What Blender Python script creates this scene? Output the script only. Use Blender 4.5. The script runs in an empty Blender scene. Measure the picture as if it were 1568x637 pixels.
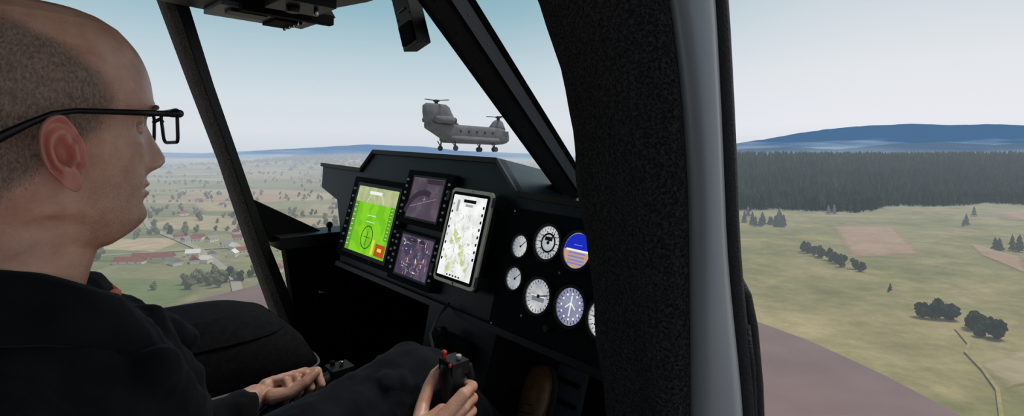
import bpy, math, random
import numpy as np
from mathutils import Matrix, Vector
random.seed(7); np.random.seed(7)
sc=bpy.context.scene
sc.view_settings.view_transform='Standard'
COL=bpy.context.collection

# ---------------------------------------------------------------- frames
# cockpit frame: a = forward, b = left, c = up (banked 2.3 deg)
F=Vector((0.72777,0.68582,0)); L=Vector((-0.68524,0.72716,0.04097)); U=Vector((0.02809,-0.02981,0.99916))
CK=Matrix(((F.x,L.x,U.x,0),(F.y,L.y,U.y,0),(F.z,L.z,U.z,0),(0,0,0,1)))
ID=Matrix.Identity(4)

# ---------------------------------------------------------------- materials
def srgb(r,g,b):
    f=lambda v:(v/255/12.92) if v/255<=.04045 else ((v/255+.055)/1.055)**2.4
    return (f(r),f(g),f(b),1)
def N(nt,t,**kw):
    n=nt.nodes.new(t)
    for k,v in kw.items(): setattr(n,k,v)
    return n
def mat(name,col,rough=.6,metal=0,col2=None,nscale=50,bump=0,bscale=None,spec=.5,sheen=0,coord='Object',detail=3,cr=(.35,.65)):
    m=bpy.data.materials.new(name); m.use_nodes=True; nt=m.node_tree
    p=nt.nodes['Principled BSDF']; p.inputs['Base Color'].default_value=col
    p.inputs['Roughness'].default_value=rough; p.inputs['Metallic'].default_value=metal
    p.inputs['Specular IOR Level'].default_value=spec
    if sheen: p.inputs['Sheen Weight'].default_value=sheen
    tc=N(nt,'ShaderNodeTexCoord')
    if col2:
        no=N(nt,'ShaderNodeTexNoise'); no.inputs['Scale'].default_value=nscale; no.inputs['Detail'].default_value=detail
        nt.links.new(tc.outputs[coord],no.inputs['Vector'])
        r=N(nt,'ShaderNodeValToRGB'); r.color_ramp.elements[0].color=col; r.color_ramp.elements[1].color=col2
        r.color_ramp.elements[0].position=cr[0]; r.color_ramp.elements[1].position=cr[1]
        nt.links.new(no.outputs['Fac'],r.inputs['Fac']); nt.links.new(r.outputs['Color'],p.inputs['Base Color'])
    if bump:
        no=N(nt,'ShaderNodeTexNoise'); no.inputs['Scale'].default_value=bscale or nscale; no.inputs['Detail'].default_value=4
        nt.links.new(tc.outputs[coord],no.inputs['Vector'])
        b=N(nt,'ShaderNodeBump'); b.inputs['Strength'].default_value=bump; b.inputs['Distance'].default_value=.01
        nt.links.new(no.outputs['Fac'],b.inputs['Height']); nt.links.new(b.outputs['Normal'],p.inputs['Normal'])
    return m
def emis(name,col,st=1.0,col2=None,nscale=60,cr=(.45,.55),detail=3):
    m=bpy.data.materials.new(name); m.use_nodes=True; nt=m.node_tree; nt.nodes.clear()
    o=N(nt,'ShaderNodeOutputMaterial'); e=N(nt,'ShaderNodeEmission'); e.inputs['Color'].default_value=col; e.inputs['Strength'].default_value=st
    if col2:
        tc=N(nt,'ShaderNodeTexCoord'); no=N(nt,'ShaderNodeTexNoise'); no.inputs['Scale'].default_value=nscale; no.inputs['Detail'].default_value=detail
        nt.links.new(tc.outputs['Object'],no.inputs['Vector']); r=N(nt,'ShaderNodeValToRGB')
        r.color_ramp.elements[0].color=col; r.color_ramp.elements[1].color=col2
        r.color_ramp.elements[0].position=cr[0]; r.color_ramp.elements[1].position=cr[1]
        nt.links.new(no.outputs['Fac'],r.inputs['Fac']); nt.links.new(r.outputs['Color'],e.inputs['Color'])
    nt.links.new(e.outputs[0],o.inputs[0]); return m

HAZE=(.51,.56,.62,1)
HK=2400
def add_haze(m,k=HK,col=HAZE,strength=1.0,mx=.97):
    """aerial perspective: the further the surface lies out in the landscape, the more haze colour is mixed in as glow"""
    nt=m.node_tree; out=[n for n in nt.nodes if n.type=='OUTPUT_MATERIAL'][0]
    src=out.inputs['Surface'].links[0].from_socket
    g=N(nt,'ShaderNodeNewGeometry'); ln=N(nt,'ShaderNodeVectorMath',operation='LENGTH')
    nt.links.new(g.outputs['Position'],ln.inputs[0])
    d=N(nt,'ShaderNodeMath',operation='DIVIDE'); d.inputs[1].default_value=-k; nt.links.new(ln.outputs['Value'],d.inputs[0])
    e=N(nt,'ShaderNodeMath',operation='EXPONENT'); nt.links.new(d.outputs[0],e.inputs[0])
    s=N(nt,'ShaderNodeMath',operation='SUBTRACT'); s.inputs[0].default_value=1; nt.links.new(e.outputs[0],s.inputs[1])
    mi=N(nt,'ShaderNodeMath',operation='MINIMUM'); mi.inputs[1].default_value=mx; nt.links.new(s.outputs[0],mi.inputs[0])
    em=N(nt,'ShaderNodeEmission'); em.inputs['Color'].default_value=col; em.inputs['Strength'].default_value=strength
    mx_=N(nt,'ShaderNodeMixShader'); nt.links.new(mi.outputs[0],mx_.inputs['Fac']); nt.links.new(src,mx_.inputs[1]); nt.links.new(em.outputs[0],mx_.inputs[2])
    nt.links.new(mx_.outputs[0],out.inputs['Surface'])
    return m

# ---------------------------------------------------------------- mesh builder
class B:
    def __init__(s,name): s.name=name; s.v=[]; s.f=[]; s.m=[]; s.s=[]; s.mats=[]
    def mi(s,m):
        if m not in s.mats: s.mats.append(m)
        return s.mats.index(m)
    def add(s,vs,fs,m,smooth=False):
        o=len(s.v); k=s.mi(m); s.v.extend([tuple(x) for x in vs])
        for f in fs: s.f.append(tuple(i+o for i in f)); s.m.append(k); s.s.append(smooth)
    def box(s,x0,x1,y0,y1,z0,z1,m,M=None):
        vs=[Vector((x,y,z)) for z in (z0,z1) for y in (y0,y1) for x in (x0,x1)]
        if M: vs=[M@v for v in vs]
        s.add(vs,[(0,2,3,1),(4,5,7,6),(0,1,5,4),(2,6,7,3),(0,4,6,2),(1,3,7,5)],m)
    def prism(s,p0,p1,m,smooth=False):
        n=len(p0); s.add(list(p0)+list(p1),[tuple(range(n))[::-1],tuple(range(n,2*n))],m)
        s.add(list(p0)+list(p1),[(i,(i+1)%n,n+(i+1)%n,n+i) for i in range(n)],m,smooth)
    def loft(s,rings,m,caps=True,smooth=True):
        n=len(rings[0]); vs=[v for r in rings for v in r]; fs=[]
        for k in range(len(rings)-1):
            for i in range(n):
                j=(i+1)%n; fs.append((k*n+i,k*n+j,(k+1)*n+j,(k+1)*n+i))
        s.add(vs,fs,m,smooth)
        if caps:
            s.add(rings[0],[tuple(range(n))[::-1]],m); s.add(rings[-1],[tuple(range(n))],m)
    def tube(s,path,r,m,n=12,caps=True,smooth=True):
        path=[Vector(p) for p in path]; rs=r if isinstance(r,(list,tuple)) else [r]*len(path)
        rings=[]; up=Vector((0,0,1)); prev=None
        for i,p in enumerate(path):
            t=(path[min(i+1,len(path)-1)]-path[max(i-1,0)]).normalized()
            if prev is None:
                x=t.cross(up)
                if x.length<.1: x=t.cross(Vector((1,0,0)))
            else: x=prev-t*prev.dot(t)
            x.normalize(); prev=x; y=t.cross(x)
            rings.append([p+(x*math.cos(2*math.pi*k/n)+y*math.sin(2*math.pi*k/n))*rs[i] for k in range(n)])
        s.loft(rings,m,caps,smooth)
    def sphere(s,c,r,m,n=16,k=10,M=None):
        c=Vector(c); r=Vector((r,r,r)) if isinstance(r,(int,float)) else Vector(r)
        vs=[];fs=[]
        for j in range(k+1):
            t=math.pi*j/k
            for i in range(n):
                a=2*math.pi*i/n; w=Vector((r.x*math.sin(t)*math.cos(a),r.y*math.sin(t)*math.sin(a),r.z*math.cos(t)))
                if M: w=M@w
                vs.append(c+w)
        for j in range(k):
            for i in range(n):
                fs.append((j*n+i,(j+1)*n+i,(j+1)*n+(i+1)%n,j*n+(i+1)%n))
        s.add(vs,fs,m,True)
    def capsules(s,pts,m,n=14):
        for i,(p,r) in enumerate(pts): s.sphere(p,r,m,n,10)
        for (p,r),(q,t) in zip(pts,pts[1:]):
            p=Vector(p);q=Vector(q); s.tube([p,p.lerp(q,.5),q],[r,(r+t)/2,t],m,n)
    def build(s,M=ID,bevel=0,remesh=0,smooth_it=0,parent=None,disp=None,segs=2):
        me=bpy.data.meshes.new(s.name); me.from_pydata(s.v,[],s.f)
        for m in s.mats: me.materials.append(m)
        me.polygons.foreach_set('material_index',s.m); me.polygons.foreach_set('use_smooth',s.s)
        me.validate(); me.update()
        import bmesh
        if not remesh:
            bm=bmesh.new(); bm.from_mesh(me); bmesh.ops.remove_doubles(bm,verts=bm.verts,dist=1e-6); bmesh.ops.recalc_face_normals(bm,faces=bm.faces); bm.to_mesh(me); bm.free()
        ob=bpy.data.objects.new(s.name,me); COL.objects.link(ob)
        if parent: ob.parent=parent
        ob.matrix_world=M
        if remesh:
            r=ob.modifiers.new('r','REMESH'); r.mode='VOXEL'; r.voxel_size=remesh; r.use_smooth_shade=True
            if smooth_it:
                q=ob.modifiers.new('s','SMOOTH'); q.factor=.5; q.iterations=smooth_it
            if disp:
                tx=bpy.data.textures.new(s.name+'_folds','CLOUDS'); tx.noise_scale=disp[1]; tx.noise_depth=2
                d=ob.modifiers.new('d','DISPLACE'); d.texture=tx; d.strength=disp[0]; d.mid_level=.5
        if bevel:
            b=ob.modifiers.new('b','BEVEL'); b.width=bevel; b.segments=segs; b.limit_method='ANGLE'; b.angle_limit=math.radians(35)
        return ob

# ================================================================ WORLD / SKY (bright dome ahead, dimmer hall behind)
w=bpy.data.worlds.new("sky"); sc.world=w; w.use_nodes=True; nt=w.node_tree; nt.nodes.clear()
out=N(nt,'ShaderNodeOutputWorld'); bg=N(nt,'ShaderNodeBackground'); tc=N(nt,'ShaderNodeTexCoord')
sx=N(nt,'ShaderNodeSeparateXYZ'); nt.links.new(tc.outputs['Generated'],sx.inputs[0])
def ramp(els,inp):
    r=N(nt,'ShaderNodeValToRGB'); cr=r.color_ramp
    cr.elements[0].position=els[0][0]; cr.elements[0].color=els[0][1]
    cr.elements[1].position=els[-1][0]; cr.elements[1].color=els[-1][1]
    for p,c in els[1:-1]:
        e=cr.elements.new(p); e.color=c
    nt.links.new(inp,r.inputs['Fac']); return r
rl=ramp([(0,srgb(206,213,221)),(.04,srgb(219,224,230)),(.10,srgb(211,221,228)),(.17,srgb(188,208,217)),(.25,srgb(150,186,199)),(.34,srgb(124,166,184)),(1,srgb(130,158,178))],sx.outputs['Z'])
rr=ramp([(0,srgb(216,219,227)),(.05,srgb(232,234,240)),(.14,srgb(227,230,235)),(.24,srgb(208,217,223)),(.34,srgb(186,203,213)),(1,srgb(146,170,188))],sx.outputs['Z'])
mr=N(nt,'ShaderNodeMapRange',interpolation_type='SMOOTHSTEP'); mr.inputs[1].default_value=-.1; mr.inputs[2].default_value=.6
nt.links.new(sx.outputs['X'],mr.inputs[0])
mx=N(nt,'ShaderNodeMix',data_type='RGBA'); nt.links.new(mr.outputs[0],mx.inputs[0]); nt.links.new(rl.outputs[0],mx.inputs[6]); nt.links.new(rr.outputs[0],mx.inputs[7])
nt.links.new(mx.outputs[2],bg.inputs['Color'])
my=N(nt,'ShaderNodeMapRange',interpolation_type='SMOOTHSTEP'); my.inputs[1].default_value=-.6; my.inputs[2].default_value=.3; my.inputs[3].default_value=.62; my.inputs[4].default_value=1.0
nt.links.new(sx.outputs['Y'],my.inputs[0]); nt.links.new(my.outputs[0],bg.inputs['Strength'])
nt.links.new(bg.outputs[0],out.inputs[0])

# ================================================================ LANDSCAPE
def sstep(x): x=np.clip(x,0,1); return x*x*(3-2*x)
def hgt(x,y):
    az=np.degrees(np.arctan2(x,y))
    z=-70+2.2*np.sin(x*.011+1)*np.cos(y*.009)
    z=z+sstep((az-15)/8)*sstep((y-660)/560)*60
    z=z+60*np.exp(-((x+950)/620)**2-((y-3100)/700)**2)
    z=z+35*np.exp(-((x+3000)/1500)**2-((y-5200)/900)**2)
    return z
na,nr=300,260
az=np.radians(np.linspace(-100,100,na)); rr_=np.geomspace(55,14000,nr)
A_,R_=np.meshgrid(az,rr_); X=R_*np.sin(A_); Y=R_*np.cos(A_); Z=hgt(X,Y)
vs=np.stack([X,Y,Z],-1).reshape(-1,3)
fs=[(j*na+i,j*na+i+1,(j+1)*na+i+1,(j+1)*na+i) for j in range(nr-1) for i in range(na-1)]
def field_mat():
    m=bpy.data.materials.new('farmland'); m.use_nodes=True; nt=m.node_tree; p=nt.nodes['Principled BSDF']; p.inputs['Roughness'].default_value=1; p.inputs['Specular IOR Level'].default_value=0
    g=N(nt,'ShaderNodeNewGeometry'); L_=nt.links.new
    no=N(nt,'ShaderNodeTexNoise'); no.inputs['Scale'].default_value=.006; L_(g.outputs['Position'],no.inputs['Vector'])
    mp=N(nt,'ShaderNodeMapping'); mp.inputs['Rotation'].default_value=(0,0,.5); mp.inputs['Scale'].default_value=(.0048,.0085,0)
    ad=N(nt,'ShaderNodeVectorMath',operation='MULTIPLY_ADD'); ad.inputs[1].default_value=(60,60,0); L_(no.outputs['Color'],ad.inputs[0]); L_(g.outputs['Position'],ad.inputs[2]); L_(ad.outputs[0],mp.inputs[0])
    vo=N(nt,'ShaderNodeTexVoronoi'); vo.inputs['Scale'].default_value=1; L_(mp.outputs[0],vo.inputs['Vector'])
    sp=N(nt,'ShaderNodeSeparateColor'); L_(vo.outputs['Color'],sp.inputs[0])
    r=N(nt,'ShaderNodeValToRGB'); r.color_ramp.interpolation='CONSTANT'
    cols=[(0,srgb(142,138,102)),(.2,srgb(162,151,114)),(.38,srgb(128,130,92)),(.52,srgb(180,160,126)),(.66,srgb(150,145,106)),(.8,srgb(190,166,136)),(.9,srgb(134,136,98))]
    r.color_ramp.elements[0].color=cols[0][1]; r.color_ramp.elements[1].position=cols[1][0]; r.color_ramp.elements[1].color=cols[1][1]
    for q,c in cols[2:]:
        e=r.color_ramp.elements.new(q); e.color=c
    L_(sp.outputs[0],r.inputs['Fac'])
    n2=N(nt,'ShaderNodeTexNoise'); n2.inputs['Scale'].default_value=.012; n2.inputs['Detail'].default_value=9; n2.inputs['Roughness'].default_value=.7; L_(g.outputs['Position'],n2.inputs['Vector'])
    r2=N(nt,'ShaderNodeValToRGB'); r2.color_ramp.elements[0].position=.32; r2.color_ramp.elements[0].color=srgb(116,116,76); r2.color_ramp.elements[1].position=.70; r2.color_ramp.elements[1].color=srgb(182,162,120)
    e=r2.color_ramp.elements.new(.5); e.color=srgb(148,140,96); L_(n2.outputs['Fac'],r2.inputs['Fac'])
    sx=N(nt,'ShaderNodeSeparateXYZ'); L_(g.outputs['Position'],sx.inputs[0])
    mr=N(nt,'ShaderNodeMapRange'); mr.inputs[1].default_value=-60; mr.inputs[2].default_value=60; L_(sx.outputs['X'],mr.inputs[0])
    mx=N(nt,'ShaderNodeMix',data_type='RGBA'); mx.clamp_factor=True
    ml=N(nt,'ShaderNodeMath',operation='MULTIPLY'); ml.inputs[1].default_value=.88; L_(mr.outputs[0],ml.inputs[0])
    L_(ml.outputs[0],mx.inputs[0]); L_(r.outputs[0],mx.inputs[6]); L_(r2.outputs[0],mx.inputs[7])
    n3=N(nt,'ShaderNodeTexNoise'); n3.inputs['Scale'].default_value=.08; n3.inputs['Detail'].default_value=8; n3.inputs['Roughness'].default_value=.75; L_(g.outputs['Position'],n3.inputs['Vector'])
    m3=N(nt,'ShaderNodeMapRange'); m3.inputs[1].default_value=.3; m3.inputs[2].default_value=.7; m3.inputs[3].default_value=.68; m3.inputs[4].default_value=1.18; L_(n3.outputs['Fac'],m3.inputs[0])
    vm=N(nt,'ShaderNodeVectorMath',operation='SCALE'); L_(mx.outputs[2],vm.inputs[0]); L_(m3.outputs[0],vm.inputs['Scale'])
    L_(vm.outputs[0],p.inputs['Base Color'])
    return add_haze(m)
me=bpy.data.meshes.new('farmland_terrain'); me.from_pydata(vs.tolist(),[],fs); me.polygons.foreach_set('use_smooth',[True]*len(fs)); me.materials.append(field_mat())
ter=bpy.data.objects.new('farmland_terrain',me); COL.objects.link(ter)

def draped(name,pts,m,lift=.4,sub=8):
    b=B(name); p=[Vector((x,y,0)) for x,y in pts]; vs=[]; b.edge=[]
    for j in range(sub+1):
        for i in range(sub+1):
            u,v=i/sub,j/sub
            q=(p[0]*(1-u)+p[1]*u)*(1-v)+(p[3]*(1-u)+p[2]*u)*v
            q.z=float(hgt(q.x,q.y))+lift; vs.append(q); b.edge.append(min(1,min(u,1-u,v,1-v)/.12))
    n=sub+1
    b.add(vs,[(j*n+i,j*n+i+1,(j+1)*n+i+1,(j+1)*n+i) for j in range(sub) for i in range(sub)],m,True)
    return b
def soft_edge(m):
    """ragged field margins: the crop thins out into the surrounding grass"""
    nt=m.node_tree; p=nt.nodes['Principled BSDF']; at=N(nt,'ShaderNodeAttribute',attribute_name='margin')
    g=N(nt,'ShaderNodeNewGeometry'); no=N(nt,'ShaderNodeTexNoise'); no.inputs['Scale'].default_value=.12; no.inputs['Detail'].default_value=7; nt.links.new(g.outputs['Position'],no.inputs['Vector'])
    ad=N(nt,'ShaderNodeMath',operation='ADD'); nt.links.new(at.outputs['Fac'],ad.inputs[0]); nt.links.new(no.outputs['Fac'],ad.inputs[1])
    mr=N(nt,'ShaderNodeMapRange'); mr.inputs[1].default_value=.6; mr.inputs[2].default_value=1.5; mr.inputs[4].default_value=.8; nt.links.new(ad.outputs[0],mr.inputs[0])
    tr_=N(nt,'ShaderNodeBsdfTransparent'); out=[n for n in nt.nodes if n.type=='OUTPUT_MATERIAL'][0]; src=out.inputs['Surface'].links[0].from_socket
    ms=N(nt,'ShaderNodeMixShader'); nt.links.new(mr.outputs[0],ms.inputs[0]); nt.links.new(tr_.outputs[0],ms.inputs[1]); nt.links.new(src,ms.inputs[2]); nt.links.new(ms.outputs[0],out.inputs['Surface'])
    return m
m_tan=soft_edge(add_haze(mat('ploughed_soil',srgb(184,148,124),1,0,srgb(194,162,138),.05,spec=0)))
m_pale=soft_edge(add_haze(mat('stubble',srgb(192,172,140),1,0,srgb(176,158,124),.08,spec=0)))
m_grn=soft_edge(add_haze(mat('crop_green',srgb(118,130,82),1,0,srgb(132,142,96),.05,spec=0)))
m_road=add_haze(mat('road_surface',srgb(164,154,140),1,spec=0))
fpv=[];fpf=[];fpm=[];fpe=[];fmats=[m_tan,m_pale,m_grn]
def addpatch(pts,m,sub=16):
    b=draped('x',pts,m,.5,sub); o=len(fpv); fpv.extend(b.v); fpe.extend(b.edge)
    for f in b.f: fpf.append(tuple(i+o for i in f)); fpm.append(fmats.index(m))
addpatch([(221,350),(273,350),(379,528),(314,528)],m_tan)
addpatch([(291,300),(336,350),(353,414),(316,361)],m_tan)
addpatch([(146,158),(190,170),(190,195),(152,175)],m_pale)
addpatch([(520,560),(700,560),(760,640),(560,640)],m_tan)
addpatch([(-330,395),(-230,370),(-215,330),(-290,340)],m_grn)
addpatch([(-520,800),(-330,760),(-360,980),(-600,1000)],m_tan)
addpatch([(-260,620),(-160,600),(-180,760),(-300,780)],m_pale)
addpatch([(-420,1150),(-250,1150),(-330,1500),(-520,1500)],m_grn)
addpatch([(-800,1500),(-600,1500),(-740,2000),(-980,2000)],m_pale)
addpatch([(-230,240),(-150,235),(-160,290),(-240,300)],m_grn)
fme=bpy.data.meshes.new('field_patches'); fme.from_pydata(fpv,[],fpf)
for m in fmats: fme.materials.append(m)
fme.polygons.foreach_set('material_index',fpm); fme.polygons.foreach_set('use_smooth',[True]*len(fpf))
at_=fme.attributes.new('margin','FLOAT','POINT'); at_.data.foreach_set('value',fpe)
COL.objects.link(bpy.data.objects.new('field_patches',fme))
rd=B('country_road')
def road(pts,wd,m=None):
    m=m or m_road
    for (x0,y0),(x1,y1) in zip(pts,pts[1:]):
        d=Vector((x1-x0,y1-y0)).normalized()*wd/2; n=(-d.y,d.x)
        b=draped('x',[(x0-n[0],y0-n[1]),(x0+n[0],y0+n[1]),(x1+n[0],y1+n[1]),(x1-n[0],y1-n[1])],m,.7,4); rd.add(b.v,b.f,m,True)
road([(-900,1200),(-520,740),(-343,505),(-229,387),(-154,296),(-110,220)],5)
road([(-330,330),(-240,372),(-140,420),(-60,600),(-40,900)],4)
m_track=add_haze(mat('dirt_track',srgb(172,156,112),1,0,srgb(152,142,98),.3,spec=0))
road([(178,214),(168,196),(160,188),(152,172),(143,157),(120,130)],1.0,m_track)
rd.build()

# --- mountains
def ridge(name,prof,y0,depth,m,rough=12):
    b=B(name); ps=[p for p in prof]; xs=np.linspace(ps[0][0],ps[-1][0],160); zs=np.interp(xs,[p[0] for p in ps],[p[1] for p in ps])
    k=np.convolve(np.random.randn(180),np.ones(9)/9,'same')[10:170]; zs=zs+k*rough
    nv=14; vs=[]
    for i,(x,z) in enumerate(zip(xs,zs)):
        for j in range(nv):
            t=j/(nv-1); hh=math.sin(math.pi*t)**.8 if 0<t<1 else 0
            vs.append((x*(1+ (t-.5)*depth/y0),y0+(t-.5)*depth,-90+(z+90)*hh+rough*.5*math.sin(i*.35+j*1.7)*hh*(0 if abs(t-.5)<.08 else 1)))
    fs=[(i*nv+j,i*nv+j+1,(i+1)*nv+j+1,(i+1)*nv+j) for i in range(159) for j in range(nv-1)]
    b.add(vs,fs,m,True); return b.build()
def mount_mat(name,ctop,cbot,z0,z1,k):  # haze painted in: glowing blue over the slopes, paler towards the foot
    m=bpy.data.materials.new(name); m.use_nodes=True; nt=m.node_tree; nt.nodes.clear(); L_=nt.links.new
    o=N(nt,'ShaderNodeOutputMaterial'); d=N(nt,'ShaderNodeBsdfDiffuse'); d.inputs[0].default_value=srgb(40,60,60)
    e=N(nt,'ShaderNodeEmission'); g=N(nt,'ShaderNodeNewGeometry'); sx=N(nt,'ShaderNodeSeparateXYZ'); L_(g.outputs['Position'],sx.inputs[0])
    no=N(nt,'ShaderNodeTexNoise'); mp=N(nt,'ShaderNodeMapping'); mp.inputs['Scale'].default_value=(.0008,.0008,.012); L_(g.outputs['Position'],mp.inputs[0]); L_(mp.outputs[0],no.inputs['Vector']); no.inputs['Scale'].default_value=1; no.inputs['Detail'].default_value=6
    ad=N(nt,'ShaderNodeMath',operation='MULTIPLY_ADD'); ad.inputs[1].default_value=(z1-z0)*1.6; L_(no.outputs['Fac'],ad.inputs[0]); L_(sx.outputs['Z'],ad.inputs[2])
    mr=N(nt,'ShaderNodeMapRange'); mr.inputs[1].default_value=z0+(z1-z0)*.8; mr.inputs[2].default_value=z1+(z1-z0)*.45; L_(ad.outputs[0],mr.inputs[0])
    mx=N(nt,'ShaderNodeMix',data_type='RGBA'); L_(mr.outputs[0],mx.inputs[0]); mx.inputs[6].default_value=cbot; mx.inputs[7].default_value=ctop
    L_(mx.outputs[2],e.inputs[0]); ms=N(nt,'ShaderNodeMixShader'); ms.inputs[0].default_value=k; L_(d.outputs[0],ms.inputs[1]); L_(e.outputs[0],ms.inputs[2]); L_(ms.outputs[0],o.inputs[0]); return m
mm=mount_mat('blue_hazed_mountain',srgb(80,114,152),srgb(160,182,204),20,330,.93)
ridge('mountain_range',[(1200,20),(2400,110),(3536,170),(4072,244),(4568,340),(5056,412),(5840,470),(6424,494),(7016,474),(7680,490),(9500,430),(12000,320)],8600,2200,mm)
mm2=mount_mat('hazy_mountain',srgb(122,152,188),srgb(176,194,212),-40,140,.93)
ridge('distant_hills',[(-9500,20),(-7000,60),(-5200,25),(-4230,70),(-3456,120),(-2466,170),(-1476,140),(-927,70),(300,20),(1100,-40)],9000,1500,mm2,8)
mm3=mount_mat('hazed_foothill',srgb(98,122,148),srgb(132,153,177),10,140,.9)
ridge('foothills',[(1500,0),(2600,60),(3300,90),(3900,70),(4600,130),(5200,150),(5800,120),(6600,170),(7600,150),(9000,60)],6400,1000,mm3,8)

# --- trees
def cone_tree(b,x,y,h,r,m,layers=3,seg=7):
    z=float(hgt(x,y))
    b.tube([(x,y,z-.5),(x,y,z+h*.2)],[r*.14,r*.1],m,5,False)
    for k in range(layers):
        z0=z+h*(.1+.28*k); z1=z+h*min(1,(.52+.26*k)) if layers>2 else z+h*(.7+.3*k)
        rr=r*(1-.27*k)
        ph=random.random()*6; vs=[(x+rr*random.uniform(.75,1.2)*math.cos(ph+6.283*i/seg),y+rr*random.uniform(.75,1.2)*math.sin(ph+6.283*i/seg),z0+random.uniform(-.03,.03)*h) for i in range(seg)]+[(x,y,z1)]
        b.add(vs,[(i,(i+1)%seg,seg) for i in range(seg)],m,False)
def blob_tree(b,x,y,h,m,n=7,k=6,blobs=4):
    z=float(hgt(x,y)); b.tube([(x,y,z-.5),(x,y,z+h*.4)],[h*.04,h*.03],m,5,False)
    for q in range(blobs):
        r=h*random.uniform(.22,.33); cx=x+random.uniform(-.2,.2)*h; cy=y+random.uniform(-.2,.2)*h; cz=z+h*(.32+.5*q/max(1,blobs-1)*.85); r*=1-.35*q/blobs
        vs=[];fs=[]
        for j in range(k+1):
            t=math.pi*j/k
            for i in range(n):
                a=2*math.pi*i/n; rr=r*random.uniform(.68,1.26)
                vs.append((cx+rr*math.sin(t)*math.cos(a),cy+rr*math.sin(t)*math.sin(a),cz+rr*1.05*math.cos(t)))
        for j in range(k):
            for i in range(n): fs.append((j*n+i,(j+1)*n+i,(j+1)*n+(i+1)%n,j*n+(i+1)%n))
        b.add(vs,fs,m,False)
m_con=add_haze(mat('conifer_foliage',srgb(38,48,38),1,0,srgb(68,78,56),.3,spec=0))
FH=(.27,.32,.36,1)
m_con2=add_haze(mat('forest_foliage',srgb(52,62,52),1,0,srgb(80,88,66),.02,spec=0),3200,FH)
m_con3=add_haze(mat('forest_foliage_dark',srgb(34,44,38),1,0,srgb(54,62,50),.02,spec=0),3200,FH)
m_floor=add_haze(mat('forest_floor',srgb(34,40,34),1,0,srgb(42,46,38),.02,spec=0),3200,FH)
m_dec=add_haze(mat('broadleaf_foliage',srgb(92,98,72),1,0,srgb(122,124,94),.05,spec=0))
fo=B('conifer_forest')
fl0=draped('x',[(.24*700,725),(1.5*725,725),(1.5*1380,1380),(.24*1380,1380)],m_floor,1.2,40); fo.add(fl0.v,fl0.f,m_floor,True)
def edge(x): return 690+30*math.sin(x*.013)+14*math.sin(x*.041)+25*math.exp(-((x-330)/90)**2)
cnt=0
while cnt<6800:
    yy=668+(1340-668)*random.random(); xx=random.uniform(.26,1.45)*yy
    if yy<edge(xx): continue
    cnt+=1; h=random.uniform(11,20); cone_tree(fo,xx,yy,h,h*random.uniform(.24,.33),m_con2 if random.random()<.6 else m_con3,2,5)
for i in range(520):
    xx=random.uniform(180,1050); yy=edge(xx)+random.uniform(-10,10); h=random.uniform(9,20); cone_tree(fo,xx,yy,h,h*.25,m_con3 if i%2 else m_con2,3,6)
fo.build()
rt=B('meadow_trees')
for x,y,h in [(181,228,9),(186,226,7.5),(177,230,7),(185,214,8),(189,212,6),(184,203,8.5),(180,205,5)]:
    blob_tree(rt,x,y,h,m_con,11,9,10)
for i in range(11):
    t=i/10; blob_tree(rt,211-4*t+random.uniform(-2,2),382-62*t+random.uniform(-3,3),random.uniform(6,9),m_con,7,6,4)
for i in range(8): cone_tree(rt,351+random.uniform(-10,16),375+random.uniform(-8,8),random.uniform(8,12),3,m_con)
for i in range(22): cone_tree(rt,252+random.uniform(-16,18),530+random.uniform(-20,30),random.uniform(8,14),3.4,m_con)
for x,y,h in [(195,275,4),(192,272,2.5),(450,528,12),(455,535,9),(440,520,7),(300,600,10),(304,606,12),(520,600,12),(700,560,13),(715,565,10),(380,640,12),(388,642,13),(270,610,13)]: cone_tree(rt,x,y,h,h*.28,m_con)
rt.build()
vt=B('village_trees')
cl=[(-300,450,40,9),(-165,285,14,15),(-150,300,16,9),(-250,640,70,20),(-330,580,60,16),(-420,640,70,22),(-170,540,40,14),(-95,560,30,12),(-60,480,30,6),(-500,900,90,24),(-300,900,90,24),(-130,760,50,16),(-230,470,40,10),(-700,1300,160,30),(-420,1300,130,26),(-200,1100,80,22),(-900,1800,200,30),(-560,1900,160,30),(-300,1700,130,26),(-270,345,20,3),(-120,380,20,5)]
for cx,cy,rd_,n in cl:
    for i in range(n):
        x=cx+random.gauss(0,rd_*.6); y=cy+random.gauss(0,rd_*.6)
        blob_tree(vt,x,y,random.uniform(5,9)*(1 if y<1000 else 1.2),m_dec if random.random()<.8 else m_con,6,5,3)
for i in range(900):
    x=-950+random.gauss(0,420); y=3000+random.gauss(0,330)
    cone_tree(vt,x,y,random.uniform(16,26),13,m_con,1,5)
for row in range(9):
    x0=random.uniform(-900,-120); y0=random.uniform(750,2200); a=random.uniform(-.5,.5)
    for i in range(22): blob_tree(vt,x0+math.cos(a)*i*9+random.gauss(0,3),y0+math.sin(a)*i*9+random.gauss(0,3),random.uniform(4,7),m_dec,5,4,1)
vt.build()
# --- village
m_wall=add_haze(mat('house_render',srgb(230,224,212),.9,spec=.1)); m_roof=add_haze(mat('roof_tiles',srgb(156,94,76),.9,0,srgb(138,82,70),.3,spec=.1)); m_roof2=add_haze(mat('grey_roof',srgb(150,140,134),.9,spec=.1))
vi=B('village_houses')
def house(x,y,l,w_,h,ang,mr_):
    z=float(hgt(x,y))-.3; M=Matrix.Translation((x,y,z))@Matrix.Rotation(ang,4,'Z')
    vi.box(-l/2,l/2,-w_/2,w_/2,0,h,m_wall,M); o=.4
    pts=lambda X_:[M@Vector((X_,-w_/2-o,h-.2)),M@Vector((X_,w_/2+o,h-.2)),M@Vector((X_,0,h+w_*.45))]
    vi.prism(pts(-l/2-o),pts(l/2+o),mr_)
    for k in (-.3,.0,.3): vi.box(l*k-.4,l*k+.4,-w_/2-.06,-w_/2,.9,1.8,m_roof2,M)
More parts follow.
